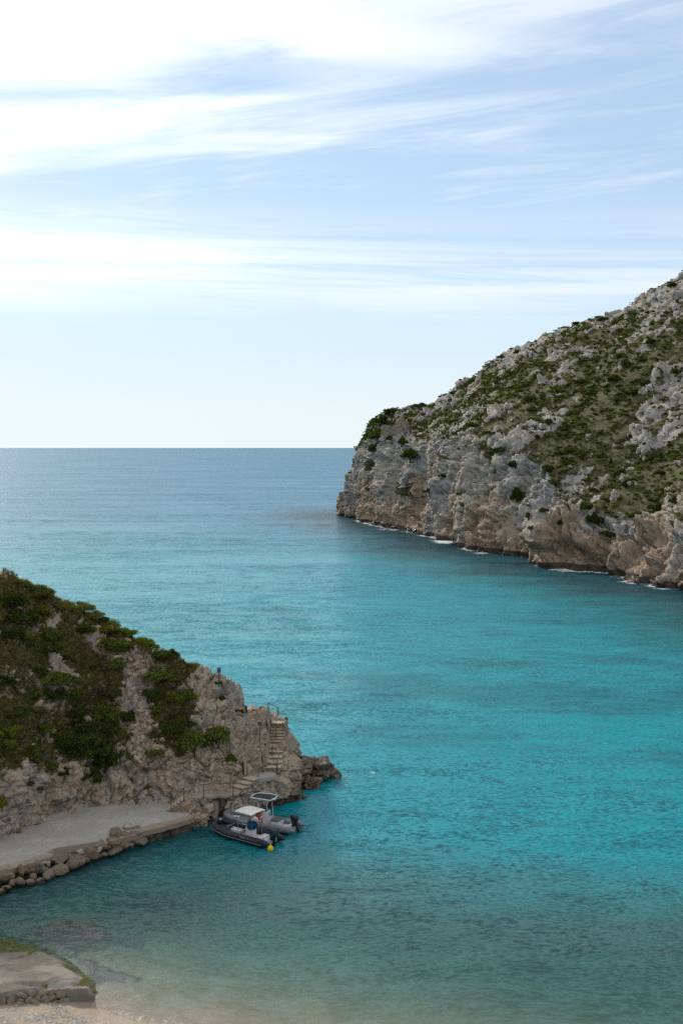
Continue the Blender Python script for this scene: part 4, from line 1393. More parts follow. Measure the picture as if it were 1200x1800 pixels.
def leaf_cloud(n, lobes, size, seed, asp=0.55, droop=0.0, shell=0.65):
    """n leaf blades spread through overlapping lobes -> verts, quads, tone"""
    r_ = np.random.default_rng(seed)
    L = np.asarray(lobes, float)                     # x y z rx ry rz
    vol = (L[:, 3] * L[:, 4] * L[:, 5]) ** 0.67
    k = r_.choice(len(L), n, p=vol / vol.sum())
    d = r_.normal(size=(n, 3))
    d /= np.linalg.norm(d, axis=1, keepdims=True)
    d[:, 2] = np.where(d[:, 2] < -0.35, -d[:, 2], d[:, 2])
    lump = 1 + 0.42 * fbm(d * 2.2 + k[:, None] * 3.1, 2, 0.6, seed)
    rr = (1 - shell * r_.random(n) ** 1.6) * lump
    c = L[k, :3] + d * L[k, 3:] * rr[:, None]
    nrm = d + 0.75 * r_.normal(size=(n, 3)) + np.array((0, 0, 0.35))
    nrm /= np.linalg.norm(nrm, axis=1, keepdims=True)
    a = r_.normal(size=(n, 3)) + np.array((0, 0, 0.4 - droop)) + 0.5 * d
    a -= nrm * (a * nrm).sum(1, keepdims=True)
    a /= np.linalg.norm(a, axis=1, keepdims=True) + 1e-6
    b = np.cross(nrm, a)
    s = size * r_.uniform(0.6, 1.35, n)[:, None]
    V = np.stack([c - a * s, c + b * s * asp, c + a * s, c - b * s * asp], 1).reshape(-1, 3)
    F = np.arange(4 * n).reshape(-1, 4)
    tone = np.repeat(np.clip(0.45 + 0.16 * r_.normal(size=n) + 0.22 * fbm(c * 2.5 / max(size * 12, 0.4), 2, 0.5, seed + 3) + 0.14 * (r_.random(len(L))[k] - 0.5), 0, 1), 4)
    return V, F, tone


def lobes_for(seed, n, spread=(1, 1, 0.55), rad=(0.22, 0.55)):
    r_ = np.random.default_rng(seed)
    out_ = []
    for k in range(n):
        a = r_.uniform(0, 2 * math.pi)
        q_ = math.sqrt(r_.random()) * 0.84
        s = r_.uniform(*rad) * (1.1 - 0.45 * q_)
        z = 0.25 + 0.5 * r_.random() * (1.1 - q_)
        out_.append((q_ * math.cos(a) * spread[0], q_ * math.sin(a) * spread[1], z * spread[2] * 1.6, s * spread[0], s * spread[1], s * 0.8 * spread[2] * 1.6))
    return out_


def stem_mesh(seed, n=7, h=0.7, r0=0.035):
    r_ = random.Random(seed)
    mb_ = MB()
    for k in range(n):
        a = r_.uniform(0, 6.28)
        q_ = r_.uniform(0.15, 0.6)
        mb_.tube([(0.05 * math.cos(a), 0.05 * math.sin(a), -0.25), (0.4 * q_ * math.cos(a + .3), 0.4 * q_ * math.sin(a + .3), h * 0.5), (q_ * math.cos(a), q_ * math.sin(a), h)], [r0, r0 * 0.7, r0 * 0.3], 5)
    me = mb_.mesh('stem', 60)
    me.materials.append(M_BARK)
    return me


KIND = {}
for kd, mat_, nl, n, size, asp, sp in (('dark', L_DARK, 15, 2800, 0.072, 0.5, (1, 1, 0.62)), ('mid', L_MID, 14, 2600, 0.070, 0.5, (1, 1, 0.58)), ('bright', L_BRIGHT, 13, 2600, 0.066, 0.5, (1, 1, 0.55)),
                                       ('olive', L_OLIVE, 16, 3200, 0.085, 0.22, (1, 1, 0.5)), ('dry', L_DRY, 7, 1500, 0.11, 0.07, (1, 1, 0.5))):
    KIND[kd] = []
    for v in range(3):
        V, F, tone = leaf_cloud(n, lobes_for(40 * v + nl, nl, sp), size, 17 * v + nl, asp)
        me = mesh_np('foliage', V, F, False, {'tone': tone})
        me.materials.append(mat_)
        KIND[kd].append((me, stem_mesh(v + nl)))
# dwarf fan palm: stiff blades in fans
mbp = []
r_ = np.random.default_rng(9)
Vp, Fp, Tp = [], [], []
for k in range(34):
    a, e = r_.uniform(0, 6.28), r_.uniform(0.15, 1.35)
    d = np.array((math.cos(a) * math.cos(e), math.sin(a) * math.cos(e), math.sin(e)))
    hub = d * r_.uniform(0.35, 0.7) + np.array((0, 0, 0.15))
    side = np.cross(d, (0, 0, 1))
    side /= np.linalg.norm(side) + 1e-6
    for j in range(11):
        th = (j - 5) * 0.26
        bd = d * math.cos(th) + side * math.sin(th)
        tip = hub + bd * 0.48 + np.array((0, 0, -0.06))
        wn = np.cross(bd, np.cross(d, side)) * 0.03
        o0 = len(Vp)
        Vp += [hub, hub + bd * 0.24 + wn, tip, hub + bd * 0.24 - wn]
        Fp.append((o0, o0 + 1, o0 + 2, o0 + 3))
        Tp += [0.3 + 0.6 * r_.random()] * 4
me = mesh_np('foliage', np.array(Vp), np.array(Fp), False, {'tone': np.array(Tp)})
me.materials.append(L_MID)
KIND['palm'] = [(me, stem_mesh(99, 9, 0.35, 0.03))]


def shrub(name, kd, loc, w_, h_, label, group, cat='shrub', var=None, rz=None):
    var = rng.integers(len(KIND[kd])) if var is None else var
    fm, sm = KIND[kd][var % len(KIND[kd])]
    root = empty(name, tuple(loc), rng.uniform(0, 6.28) if rz is None else rz)
    root.scale = (w_ / 2.0, w_ / 2.0, h_ / 1.25)
    f = link('foliage', fm, None, root)
    s = link('stem', sm, None, root)
    tag(root, label, cat, group)
    return root


# the shrubs one can tell apart: centre x, centre y, width, height in the 1200-wide view of [0,960,400,1480]
GR = 'shrubs on the hillside above the landing'
named = [
    (60, 265, 200, 150, 'dark', 'broad dark green shrub below the rock at the top of the hillside'), (110, 360, 210, 130, 'dark', None), (205, 320, 120, 105, 'bright', 'bright green bush just below the hillside crest'),
    (205, 225, 190, 100, 'olive', 'olive green shrub crowning the crest beside the big rock'), (130, 190, 80, 60, 'olive', None),
    (345, 300, 130, 85, 'olive', None), (410, 305, 210, 110, 'olive', 'windswept olive pine bush leaning over the crest'), (500, 330, 130, 90, 'olive', None), (580, 410, 190, 110, 'olive', 'yellow green pine bush along the crest'), (660, 430, 120, 90, 'bright', None),
    (720, 490, 190, 100, 'bright', 'brightest yellow green bush on the crest'), (790, 520, 110, 80, 'bright', None), (850, 560, 120, 80, 'dark', None), (905, 560, 90, 100, 'dark', 'rounded dark bush where the crest turns to bare rock'),
    (560, 500, 130, 90, 'mid', None), (620, 530, 120, 80, 'dark', None), (440, 430, 130, 90, 'mid', None),
    (60, 440, 150, 100, 'dark', None), (150, 480, 110, 120, 'palm', 'fan palm among dark shrubs high on the slope'), (260, 460, 130, 110, 'mid', None), (340, 560, 120, 90, 'mid', None), (250, 540, 110, 80, 'dark', None),
    (320, 690, 190, 120, 'mid', 'wide green shrub in the middle of the slope'), (290, 760, 170, 140, 'dark', 'dense dark shrub in the middle of the slope'), (400, 780, 110, 120, 'palm', 'pale fan palm beside the dense dark shrub'), (390, 870, 130, 120, 'dark', None),
    (540, 620, 140, 90, 'dry', None), (620, 610, 130, 90, 'mid', None), (520, 750, 150, 130, 'dry', 'grey leafless thicket in the middle of the slope'), (600, 760, 110, 90, 'dark', None), (560, 870, 150, 130, 'mid', None), (580, 950, 110, 90, 'dark', None),
    (675, 880, 100, 130, 'dark', 'upright dark shrub beside the rubble chute'), (450, 930, 140, 130, 'dark', None), (370, 1000, 200, 150, 'dark', None), (470, 1060, 240, 200, 'dark', 'largest dark evergreen shrub hanging over the cliff'), (560, 1100, 150, 200, 'dark', None), (480, 1200, 120, 150, 'dark', 'dark evergreen spilling down the cliff face'),
    (680, 1080, 100, 110, 'mid', 'green shrub at the foot of the rubble chute'), (30, 950, 150, 130, 'bright', 'bright shrub at the picture rim halfway up'), (50, 1060, 130, 130, 'palm', 'large fan palm at the picture rim'), (110, 860, 110, 90, 'dark', None), (230, 950, 110, 100, 'mid', None), (180, 1060, 100, 90, 'mid', None),
    (270, 1160, 100, 90, 'mid', None), (340, 1180, 80, 80, 'dark', None), (10, 1345, 70, 120, 'bright', 'bright bush low on the cliff at the picture rim'), (20, 700, 130, 90, 'dark', None), (150, 760, 120, 90, 'mid', None), (200, 640, 110, 80, 'dark', None),
    (850, 680, 190, 110, 'mid', 'wide green shrub under the crest near the bare point'), (970, 720, 110, 70, 'mid', None), (820, 760, 130, 110, 'dark', None), (970, 780, 130, 120, 'bright', 'bright green shrub at the edge of the bare rock'), (820, 850, 100, 70, 'mid', None), (900, 880, 120, 90, 'dry', None), (1000, 860, 110, 90, 'dry', 'grey thicket at the edge of the bare rock'),
    (930, 955, 100, 70, 'dark', None), (1020, 1010, 190, 160, 'mid', 'big green shrub above the path'), (1150, 990, 180, 150, 'mid', 'big dense shrub at the right end of the greenery above the path'), (820, 1070, 110, 90, 'mid', None), (1000, 920, 90, 60, 'dark', None), (700, 1225, 50, 40, 'mid', None), (785, 1270, 40, 50, 'bright', 'small bright plant growing from the cliff foot'), (1220, 1110, 70, 80, 'mid', 'small shrub in the rocks above the path'),
    (1175, 790, 55, 40, 'dark', None), (1060, 1355, 32, 42, 'bright', 'little green plant rooted in the rocks under the railing'), (1155, 712, 50, 34, 'dark', None), (1265, 860, 50, 50, 'dark', None), (1000, 630, 50, 32, 'dark', None), (320, 1405, 40, 26, 'mid', None), (215, 1270, 50, 40, 'mid', None), (160, 1250, 60, 40, 'mid', None)]
def hill_place(px, py):
    """where on the slope, told by things one can find"""
    if px > 262:
        col_ = 'between the rubble chute and the bare point'
    elif px > 205:
        col_ = 'next to the rubble chute'
    elif px > 110:
        col_ = 'above the middle of the landing'
    else:
        col_ = 'towards the picture rim'
    top_ = np.interp(px, (0, 60, 200, 300, 385, 430), (990, 1022, 1095, 1140, 1180, 1225))
    f_ = (py - top_) / (1420 - top_)
    row_ = 'just under the crest' if f_ < 0.22 else ('on the upper slope' if f_ < 0.45 else ('on the lower slope' if f_ < 0.75 else 'at the top of the cliff'))
    return f'{row_} {col_}'


KW = {'dark': 'dark green shrub', 'mid': 'mid green shrub', 'bright': 'bright green bush', 'olive': 'olive pine bush', 'dry': 'grey dry thicket', 'palm': 'fan palm'}
words = {'dark': 'dark green shrub among others on the hillside', 'mid': 'mid green shrub among others on the hillside', 'bright': 'bright green bush among others on the hillside', 'olive': 'olive pine bush in the row along the crest', 'dry': 'grey dry thicket among green shrubs on the hillside', 'palm': 'fan palm on the hillside'}
for k, (cx, cy, w_, h_, kd, lab) in enumerate(named):
    px, py = cx / 3, 960 + (cy + h_ * 0.36) / 3
    b = HV[on_hill(px, py)]
    mpp = b[1] / FPX / 3
    shrub('fan_palm' if kd == 'palm' else 'shrub', kd, b - np.array((0, 0, 0.12)), w_ * mpp * 1.0, h_ * mpp * 0.92, lab or f'{"broad" if w_ > 115 else "medium"} {KW[kd]} {hill_place(px, py)}', GR, 'palm' if kd == 'palm' else 'shrub')
# smaller fill between them
cand = np.where(H_OK & (HG > 0.5) & (HPX > -20) & (HPX < 345) & (HV[:, 2] > 4))[0]
taken = []
for i in rng.permutation(cand):
    if len(taken) >= 70:
        break
    if all(np.linalg.norm(HV[i] - q_) > 0.9 for q_ in taken):
        taken.append(HV[i])
        kd = ('dark', 'mid', 'mid', 'olive', 'dry', 'mid', 'dark')[rng.integers(7)]
        w_ = rng.uniform(0.6, 1.25)
        shrub('shrub', kd, HV[i] - np.array((0, 0, 0.08)), w_, w_ * rng.uniform(0.4, 0.65), f'{"little" if w_ < 0.92 else "low"} {KW[kd]} {hill_place(*to_px(HV[i]))}', GR)

# undergrowth: tufts nobody could count
def tufts(P, N, hgt, per, wid, seed):
    r_ = np.random.default_rng(seed)
    n = len(P)
    c = np.repeat(P, per, 0) + r_.normal(size=(n * per, 3)) * np.array((0.16, 0.16, 0.03)) * hgt[0] * 3
    up_ = np.array((0, 0, 1.0)) + 0.5 * np.repeat(N, per, 0) + 0.45 * r_.normal(size=(n * per, 3))
    up_ /= np.linalg.norm(up_, axis=1, keepdims=True)
    h_ = r_.uniform(*hgt, n * per)[:, None]
    sd_ = np.cross(up_, r_.normal(size=(n * per, 3)))
    sd_ /= np.linalg.norm(sd_, axis=1, keepdims=True) + 1e-6
    V = np.stack([c - sd_ * wid, c + sd_ * wid, c + up_ * h_], 1).reshape(-1, 3)
    F = np.arange(len(V)).reshape(-1, 3)
    tone = np.repeat(np.clip(np.repeat(r_.random(n) * 0.8, per) + 0.2 * r_.random(n * per), 0, 1), 3)
    return V, F, tone


cand = np.where(H_OK & (HG > 0.32) & (HPX > -40) & (HPX < 430) & (HV[:, 2] > 3))[0]
pick = rng.choice(cand, min(9500, len(cand)), replace=False)
V, F, tone = tufts(HV[pick], HN[pick], (0.12, 0.38), 16, 0.022, 3)
o = link('undergrowth', mesh_np('undergrowth', V, F, False, {'tone': tone}), L_GRASS)
tag(o, 'low herbs and grass between the shrubs of the hillside', 'undergrowth', kind='stuff')

# ---- scrub of the headland: a carpet of small clumps, and the bushes that stand out
seen = (GPX > 590) & (GPX < 1260) & (GK < 5.15) & (GK > 1.3)
cand = np.where(seen & (GVEG > 0.45))[0]
lump_ = fbm(GV[cand] * 0.16, 3, 0.6, 611)
wgt = sstep(lump_, -0.30, 0.22) + 0.12
NCL = 12000
pick = rng.choice(cand, NCL, replace=False, p=wgt / wgt.sum())
more_ = np.where(seen & (GK > 2.75) & (GVEG <= 0.45))[0]
pick = np.concatenate([pick, rng.choice(more_, min(1600, len(more_)), replace=False)])
Vs, Fs, Ts = [], [], []
base = [leaf_cloud(38, lobes_for(700 + k, 4), 0.26, 700 + k, 0.6, 0, 0.35) for k in range(8)]
off = 0
for j, i in enumerate(pick):
    V, F, tone = base[j % 8]
    s_ = 0.35 + 0.95 * rng.random() ** 1.6
    a = rng.uniform(0, 6.28)
    ca, sa_ = math.cos(a), math.sin(a)
    Q = np.stack([V[:, 0] * ca - V[:, 1] * sa_, V[:, 0] * sa_ + V[:, 1] * ca, V[:, 2] * 0.9], -1) * s_ + GV[i] - np.array((0, 0, 0.1))
    Vs.append(Q)
    Fs.append(F + off)
    Ts.append(np.clip(tone * 0.5 + rng.uniform(0.0, 0.45), 0, 1))
    off += len(V)
for nm, mt_, sel, lb in (('scrub', L_MID, 0, 'carpet of low green scrub over the slopes of the headland'), ('heath', L_DARK, 1, 'dark low heath mixed into the scrub of the headland')):
    vs_, fs_, ts_, of_ = [], [], [], 0
    for j in range(len(Vs)):
        if (j % 5 < 2) == bool(sel):
            vs_.append(Vs[j])
            fs_.append(base[j % 8][1] + of_)
            ts_.append(Ts[j])
            of_ += len(Vs[j])
    o = link(nm, mesh_np(nm, np.concatenate(vs_), np.concatenate(fs_), False, {'tone': np.concatenate(ts_)}), mt_)
    tag(o, lb, nm, kind='stuff')


def on_head(px, py, rad=6):
    d = np.hypot(GPX - px, GPY - py)
    c = np.where((d < rad) & (GK < 5.2))[0]
    if len(c) == 0:
        return int(np.argmin(d + 1e5 * (GK > 5.2)))
    near = GV[c, 1].min()
    c = c[GV[c, 1] < near + 6]
    return int(c[np.argmin(d[c])])


FAR = {}
for kd, mat_ in (('dark', L_DARK), ('mid', L_MID)):
    FAR[kd] = []
    for v in range(4):
        V, F, tone = leaf_cloud(650, lobes_for(800 + v, 8), 0.13, 800 + v, 0.6)
        me = mesh_np('foliage', V, F, False, {'tone': tone})
        me.materials.append(mat_)
        FAR[kd].append((me, stem_mesh(800 + v)))
KIND['fdark'], KIND['fmid'] = FAR['dark'], FAR['mid']
GH = 'bushes on the headland'
def head_place(px, py):
    row_ = np.interp(px, (640, 700, 790, 870, 1000, 1090, 1150, 1200), (760, 716, 690, 630, 570, 548, 505, 485))
    low = np.interp(px, (640, 720, 880, 950, 985, 1044, 1104, 1200), (800, 780, 775, 815, 872, 905, 920, 880))
    f_ = (py - row_) / max(30, low - row_)
    a_ = 'near the skyline' if f_ < 0.25 else ('high on the slope' if f_ < 0.5 else ('low on the slope' if f_ < 0.95 else 'on the cliff face'))
    b_ = 'below the ruin' if px < 760 else ('above the ochre streak' if px < 860 else ('above the tall cliff' if px < 950 else ('above the low cliff' if px < 1100 else 'towards the picture rim')))
    return f'{a_} {b_}'


hb = [(735, 712, 34, 14, 'dark bush on the skyline above the ruined wall'), (685, 722, 22, 14, 'dark bush on the headland brow left of the ruin'), (672, 740, 34, 22, None), (663, 768, 30, 22, None), (655, 790, 22, 20, None), (720, 800, 40, 24, 'dark shrub in a hollow of the cliff face below the ruin'), (700, 775, 24, 16, None),
      (775, 838, 18, 14, 'round bush clinging alone to the middle of the cliff'), (752, 862, 20, 14, None), (808, 868, 20, 14, None), (908, 872, 26, 34, 'tall dark bush in the cleft of the cliff'), (928, 905, 16, 14, None), (880, 790, 36, 20, None), (905, 815, 30, 22, None), (955, 895, 20, 14, None), (935, 925, 18, 12, None),
      (1030, 890, 34, 22, None), (1045, 912, 32, 30, 'dark bush at the top of the low cliff'), (1075, 935, 44, 16, 'wide flat bush on the rim of the low cliff'), (1135, 905, 60, 24, 'broad dark bush on the ledge above the low cliff'), (1155, 890, 34, 18, None), (985, 915, 18, 12, None), (1185, 880, 24, 18, None), (1095, 640, 30, 24, 'dark bush in the lee of the rock knob high on the slope'),
      (1080, 665, 26, 16, None), (1110, 690, 30, 16, None), (1040, 690, 26, 16, None), (1020, 670, 24, 14, None), (1165, 700, 26, 16, None), (1130, 670, 26, 16, None), (1190, 650, 26, 18, None), (1060, 560, 24, 12, 'bush on the skyline of the upper ridge'), (1012, 568, 16, 10, None), (905, 615, 16, 10, None), (880, 625, 14, 10, None), (1180, 500, 20, 14, 'bush at the highest point of the skyline'), (1145, 600, 22, 14, None), (860, 760, 24, 14, None), (830, 745, 26, 14, None), (800, 760, 24, 14, None), (930, 700, 26, 14, None), (965, 740, 26, 14, None), (1000, 790, 28, 16, None), (960, 820, 26, 16, None), (1060, 800, 26, 16, None), (1120, 790, 28, 16, None), (1160, 830, 28, 16, None), (1100, 850, 26, 16, None), (795, 690, 16, 10, None)]
for px, py, w_, h_, lab in hb:
    b = GV[on_head(px, py + h_ * 0.3)]
    mpp = b[1] / FPX
    shrub('bush', 'fdark', b - np.array((0, 0, 0.3)), w_ * mpp * 1.05, h_ * mpp * 1.2, lab or f'{"wide" if w_ > 25 else "round"} dark headland bush {head_place(px, py)}', GH, 'bush')
cand2 = np.where(seen & (GVEG > 0.5) & (GK > 2.9))[0]
for i in rng.choice(cand2, 130, replace=False):
    w_ = rng.uniform(1.6, 3.2)
    fk = 'fmid' if rng.random() < 0.6 else 'fdark'
    shrub('bush', fk, GV[i] - np.array((0, 0, 0.2)), w_, w_ * 0.6, f'{"small" if w_ < 2.3 else "stout"} {"green" if fk == "fmid" else "blackish"} headland bush {head_place(*to_px(GV[i]))}', GH, 'bush')

# ---- ruined fort on the headland's brow
rt = GV[on_head(716, 752, 10)]
rb = empty('ruined_fort', tuple(rt))
tag(rb, 'ruined stone fort wall on the brow of the headland', 'ruin')
M_RUIN = m_rock('ruin masonry', (0.32, 0.255, 0.19), (0.28, 0.24, 0.20), (0.13, 0.10, 0.08), (0.30, 0.20, 0.125), (0.08, 0.07, 0.04), (0.03, 0.04, 0.012), 0.8)


def ruin_wall(name, L_, H_, T_, seed, loc, rz):
    r_ = random.Random(seed)
    n = 20
    mb_ = MB()
    rings = []
    h = H_ * 0.8
    for k in range(n + 1):
        h = max(H_ * 0.35, min(H_ * 1.05, h + r_.uniform(-0.30, 0.30) * H_))
        x = (k / n - 0.5) * L_ + r_.uniform(-.1, .1)
        o_ = r_.uniform(-.12, .12)
        ring_ = []
        for j in range(9):
            ring_.append((x + r_.uniform(-.12, .12), -T_ / 2 + o_ + r_.uniform(-.22, .22), -2 + (h + 2) * j / 8 + r_.uniform(-.1, .1)))
        for j in range(3):
            ring_.append((x, T_ / 2 + o_, h - (h + 2) * j / 2))
        rings.append(ring_)
    mb_.loft(rings)
    return mb_.build(name, M_RUIN, rb, loc, (0, 0, rz), smooth=25)


ruin_wall('tower_wall', 8.5, 4.6, 1.3, 3, (0, 1.5, -0.6), 0.05)
ruin_wall('tower_wall', 6.0, 4.4, 1.2, 4, (-3.6, 4.2, -0.6), 1.45)
ruin_wall('terrace_wall', 11.0, 1.9, 1.0, 6, (-4.5, -3.5, -1.0), -0.06)
# ------------------------------------------------------------------ boats
def hull_curve(L_, B_, rise, n=40):
    """centre line of the buoyancy tube from one stern end round the bow to the other"""
    pts = []
    xs_, xb = -L_ / 2, L_ / 2
    straight = L_ * 0.22
    for k in range(n + 1):
        t_ = k / n
        if t_ < 0.30:
            pts.append((xs_ + (straight - xs_) * t_ / 0.30, -B_ / 2, 0))
        elif t_ > 0.70:
            pts.append((xs_ + (straight - xs_) * (1 - t_) / 0.30, B_ / 2, 0))
        else:
            a = (t_ - 0.30) / 0.40 * math.pi
            ca, sa_ = math.cos(a), math.sin(a)
            sx_ = abs(sa_) ** 0.85
            pts.append((straight + (xb - straight) * sx_, -B_ / 2 * math.copysign(abs(ca) ** 0.72, ca), 0))
    out_ = []
    for x, y, z in pts:
        u = max(0, (x - straight * 0.2) / (xb - straight * 0.2))
        out_.append((x, y, 0.30 + rise * u ** 2))
    return out_


def rib_boat(name, label, loc, rz, L_, B_, r, tube_mat, inner_mat, strake_mat, hull_mat, rise=0.34):
    root = empty(name, loc, rz)
    tag(root, label, 'boat', 'inflatable boats moored by the rocks')
    line = hull_curve(L_, B_, rise)
    s0, s1 = Vector(line[0]), Vector(line[-1])
    cone = [s0 + Vector((-0.62, 0.03, -0.02)), s0 + Vector((-0.40, 0.015, -0.01)), s0 + Vector((-0.15, 0, 0))]
    cone2 = [s1 + Vector((-0.15, 0, 0)), s1 + Vector((-0.40, -0.015, -0.01)), s1 + Vector((-0.62, -0.03, -0.02))]
    pts = cone + [Vector(p) for p in line] + cone2
    rad = [0.03, r * 0.58, r * 0.93] + [r] * len(line) + [r * 0.93, r * 0.58, 0.03]
    tube = MB().tube(pts, rad, 18).build('tube', tube_mat, root, smooth=60)
    # seams of the tube chambers
    for k in (10, 20, 30):
        p, q_ = Vector(line[k]), Vector(line[k + 1])
        MB().tube([p, p + (q_ - p).normalized() * 0.06], r + 0.006, 18).build('seam', inner_mat, tube)
    # rubbing strake outside, below the middle
    stk = []
    n_ = len(line)
    for i, p in enumerate(line):
        a, b = Vector(line[max(0, i - 1)]), Vector(line[min(n_ - 1, i + 1)])
        d = (b - a).normalized()
        o_ = Vector((d.y, -d.x, 0)) * -1
        if o_.dot(Vector((p[0] - L_ * 0.1 if abs(p[1]) < B_ * 0.45 else 0, p[1], 0))) < 0:
            o_ = -o_
        stk.append(Vector(p) + o_ * r * 0.96 + Vector((0, 0, -r * 0.30)))
    MB().tube(stk, 0.032, 6).build('rubbing_strake', strake_mat, root)
    # rigid hull below
    rings = []
    for x in np.linspace(-L_ / 2, L_ / 2 - 0.12, 16):
        u = max(0, (x + L_ * 0.05) / (L_ * 0.55))
        hb_ = B_ / 2 * (1 - u ** 2.4) + 0.02
        zt = 0.20 + rise * u ** 2
        zk = -0.32 + 0.50 * u ** 2.6
        rings.append([(x, -hb_, zt), (x, -hb_ * 0.9, zt - 0.14), (x, 0, zk), (x, hb_ * 0.9, zt - 0.14), (x, hb_, zt)])
    MB().loft(rings).build('hull', hull_mat, root)
    # deck
    rings = []
    for x in np.linspace(-L_ / 2 + 0.05, L_ / 2 - 0.45, 12):
        u = max(0, (x - 0.1) / (L_ / 2 - 0.1))
        hb_ = (B_ / 2 - 0.03) * math.sqrt(max(0.02, 1 - u ** 2.2))
        z_ = 0.225 + 0.16 * u ** 2
        rings.append([(x, -hb_, z_ - 0.03), (x, hb_, z_ - 0.03), (x, hb_, z_), (x, -hb_, z_)])
    MB().loft(rings).build('deck', M_WHITE, root)
    MB().box((-L_ / 2 + 0.02, 0, 0.34), (0.07, B_ - r * 1.2, 0.52), 0.015).build('transom', M_WHITE, root)
    # grab line looped along the outside of each tube
    for lo_, hi_ in ((2, 17), (24, 39)):
        gl_ = []
        for i in range(lo_, hi_):
            for f_ in (0.0, 0.33, 0.66):
                a_, b_ = Vector(line[i]), Vector(line[i + 1])
                c_ = a_.lerp(b_, f_)
                d_ = (b_ - a_).normalized()
                o_ = Vector((d_.y, -d_.x, 0))
                if o_.dot(Vector((0.0, c_.y, 0)) + Vector((0.3 if c_.x > L_ * 0.3 else 0, 0, 0))) < 0:
                    o_ = -o_
                sag_ = 0.5 + 0.28 * abs(math.sin((i + f_) * math.pi / 3))
                gl_.append(c_ + o_ * (r + 0.015) * math.cos(1.2 - sag_) + Vector((0, 0, (r + 0.015) * math.sin(1.2 - sag_))))
        MB().tube(gl_, 0.011, 5).build('grab_line', M_ROPE, root)
    # carry handles
    for k in (13, 17, 23, 27):
        p = Vector(line[k])
        MB().box((p.x, p.y, p.z + r + 0.008), (0.20, 0.09, 0.03), 0.012).build('grab_patch', M_BLACK, tube)
    return root, tube, line


def outboard(root, x, mat_c, tilt=0.0):
    e = empty('outboard_motor', (x, 0, 0.62))
    e.parent = root
    e.rotation_euler = (0, tilt, 0)
    rings = []
    for z, sx_, sy_, ox in ((0.0, .22, .15, 0), (0.06, .27, .19, 0), (0.25, .30, .21, -0.01), (0.42, .29, .20, -0.01), (0.52, .22, .15, 0.01), (0.55, .12, .08, 0.02)):
        rings.append([(-0.24 + ox + sx_ * math.copysign(abs(math.cos(a)) ** .7, math.cos(a)), sy_ * math.copysign(abs(math.sin(a)) ** .7, math.sin(a)), z) for a in np.linspace(0, 2 * math.pi, 20, endpoint=False)])
    MB().loft(rings).build('cowling', mat_c, e, smooth=50)
    rings = []
    for z, sx_, sy_ in ((0.02, .17, .12), (-0.25, .13, .08), (-0.75, .10, .045), (-0.95, .13, .05)):
        rings.append([(-0.24 + sx_ * math.cos(a), sy_ * math.sin(a), z) for a in np.linspace(0, 2 * math.pi, 14, endpoint=False)])
    MB().loft(rings).build('leg', M_BLACK, e, smooth=50)
    MB().box((-0.02, 0, -0.12), (0.16, 0.24, 0.34), 0.03).build('bracket', M_BLACK, e)
    MB().box((-0.26, 0, -0.62), (0.40, 0.22, 0.02), 0.006).build('cavitation_plate', M_BLACK, e)
    MB().tube([(-0.24 + 0.10, 0, -0.88), (-0.24 - 0.2, 0, -0.88)], [0.06, 0.035], 10).build('gearcase', M_BLACK, e)
    return e


def console(root, x, y, w_, d_, h_, mat_, label=None):
    """helm console: raked front, sloping dash, wheel and screen"""
    z0 = 0.225
    sec_ = [(d_ * 0.5, 0), (d_ * 0.42, h_ * 0.72), (d_ * 0.18, h_), (-d_ * 0.22, h_ * 0.93), (-d_ * 0.40, h_ * 0.60), (-d_ * 0.45, 0)]
    rings = []
    for k, f in ((-1, .94), (-0.9, 1), (0.9, 1), (1, .94)):
        rings.append([(x + px_ * f, y + k * w_ / 2, z0 + pz * (0.97 + 0.03 * f)) for px_, pz in sec_])
    c = MB().loft(rings).build('console', mat_, root, smooth=25)
    wc = Vector((x - d_ * 0.52, y, z0 + h_ * 0.80))
    ring = [wc + Vector((-0.05 * math.sin(a), 0.17 * math.cos(a), 0.17 * math.sin(a))) for a in np.linspace(0, 2 * math.pi, 20, endpoint=False)]
    mbw = MB().tube(ring, 0.016, 6, closed=True)
    mbw.tube([wc, wc + Vector((0.2, 0, 0.03))], 0.02, 6)
    for a in (0.5, 2.6, 4.7):
        mbw.tube([wc, wc + Vector((-0.05 * math.sin(a), 0.17 * math.cos(a), 0.17 * math.sin(a)))], 0.011, 5)
    mbw.build('steering_wheel', M_BLACK, c)
    MB().box((x + d_ * 0.02, y, z0 + h_ + 0.03), (0.22, w_ * 0.55, 0.12), 0.03).build('instrument_pod', M_BLACK, c)
    MB().box((x + d_ * 0.505, y, z0 + h_ * 0.35), (0.02, w_ * 0.6, h_ * 0.35), 0.008).build('hatch', M_WHITE, c)
    return c


def lettering(text, size, parent, loc, rot):
    cu = bpy.data.curves.new('lettering', 'FONT')
    cu.body = text
    cu.size = size
    cu.extrude = 0.004
    cu.align_x = 'CENTER'
    tmp = bpy.data.objects.new('lettering_curve', cu)
    COL.objects.link(tmp)
    dg = bpy.context.evaluated_depsgraph_get()
    me = bpy.data.meshes.new_from_object(tmp.evaluated_get(dg))
    bpy.data.objects.remove(tmp)
    me.materials.clear()
    return link('lettering', me, M_LETTER, parent, loc, rot)


# ---- dark boat (nearer)
L1, B1, R1 = 5.15, 1.66, 0.245
root, tube, line = rib_boat('inflatable_boat', 'charcoal inflatable boat with cream canopy and blue cover on its console', (-7.02, 81.75, 0.02), R(143), L1, B1, R1, M_NAVY, M_DGREY, M_GREYR, M_NAVY)
outboard(root, -L1 / 2 - 0.02, M_TEAL)
con = console(root, -0.75, 0.05, 0.62, 0.62, 0.92, M_WHITE)
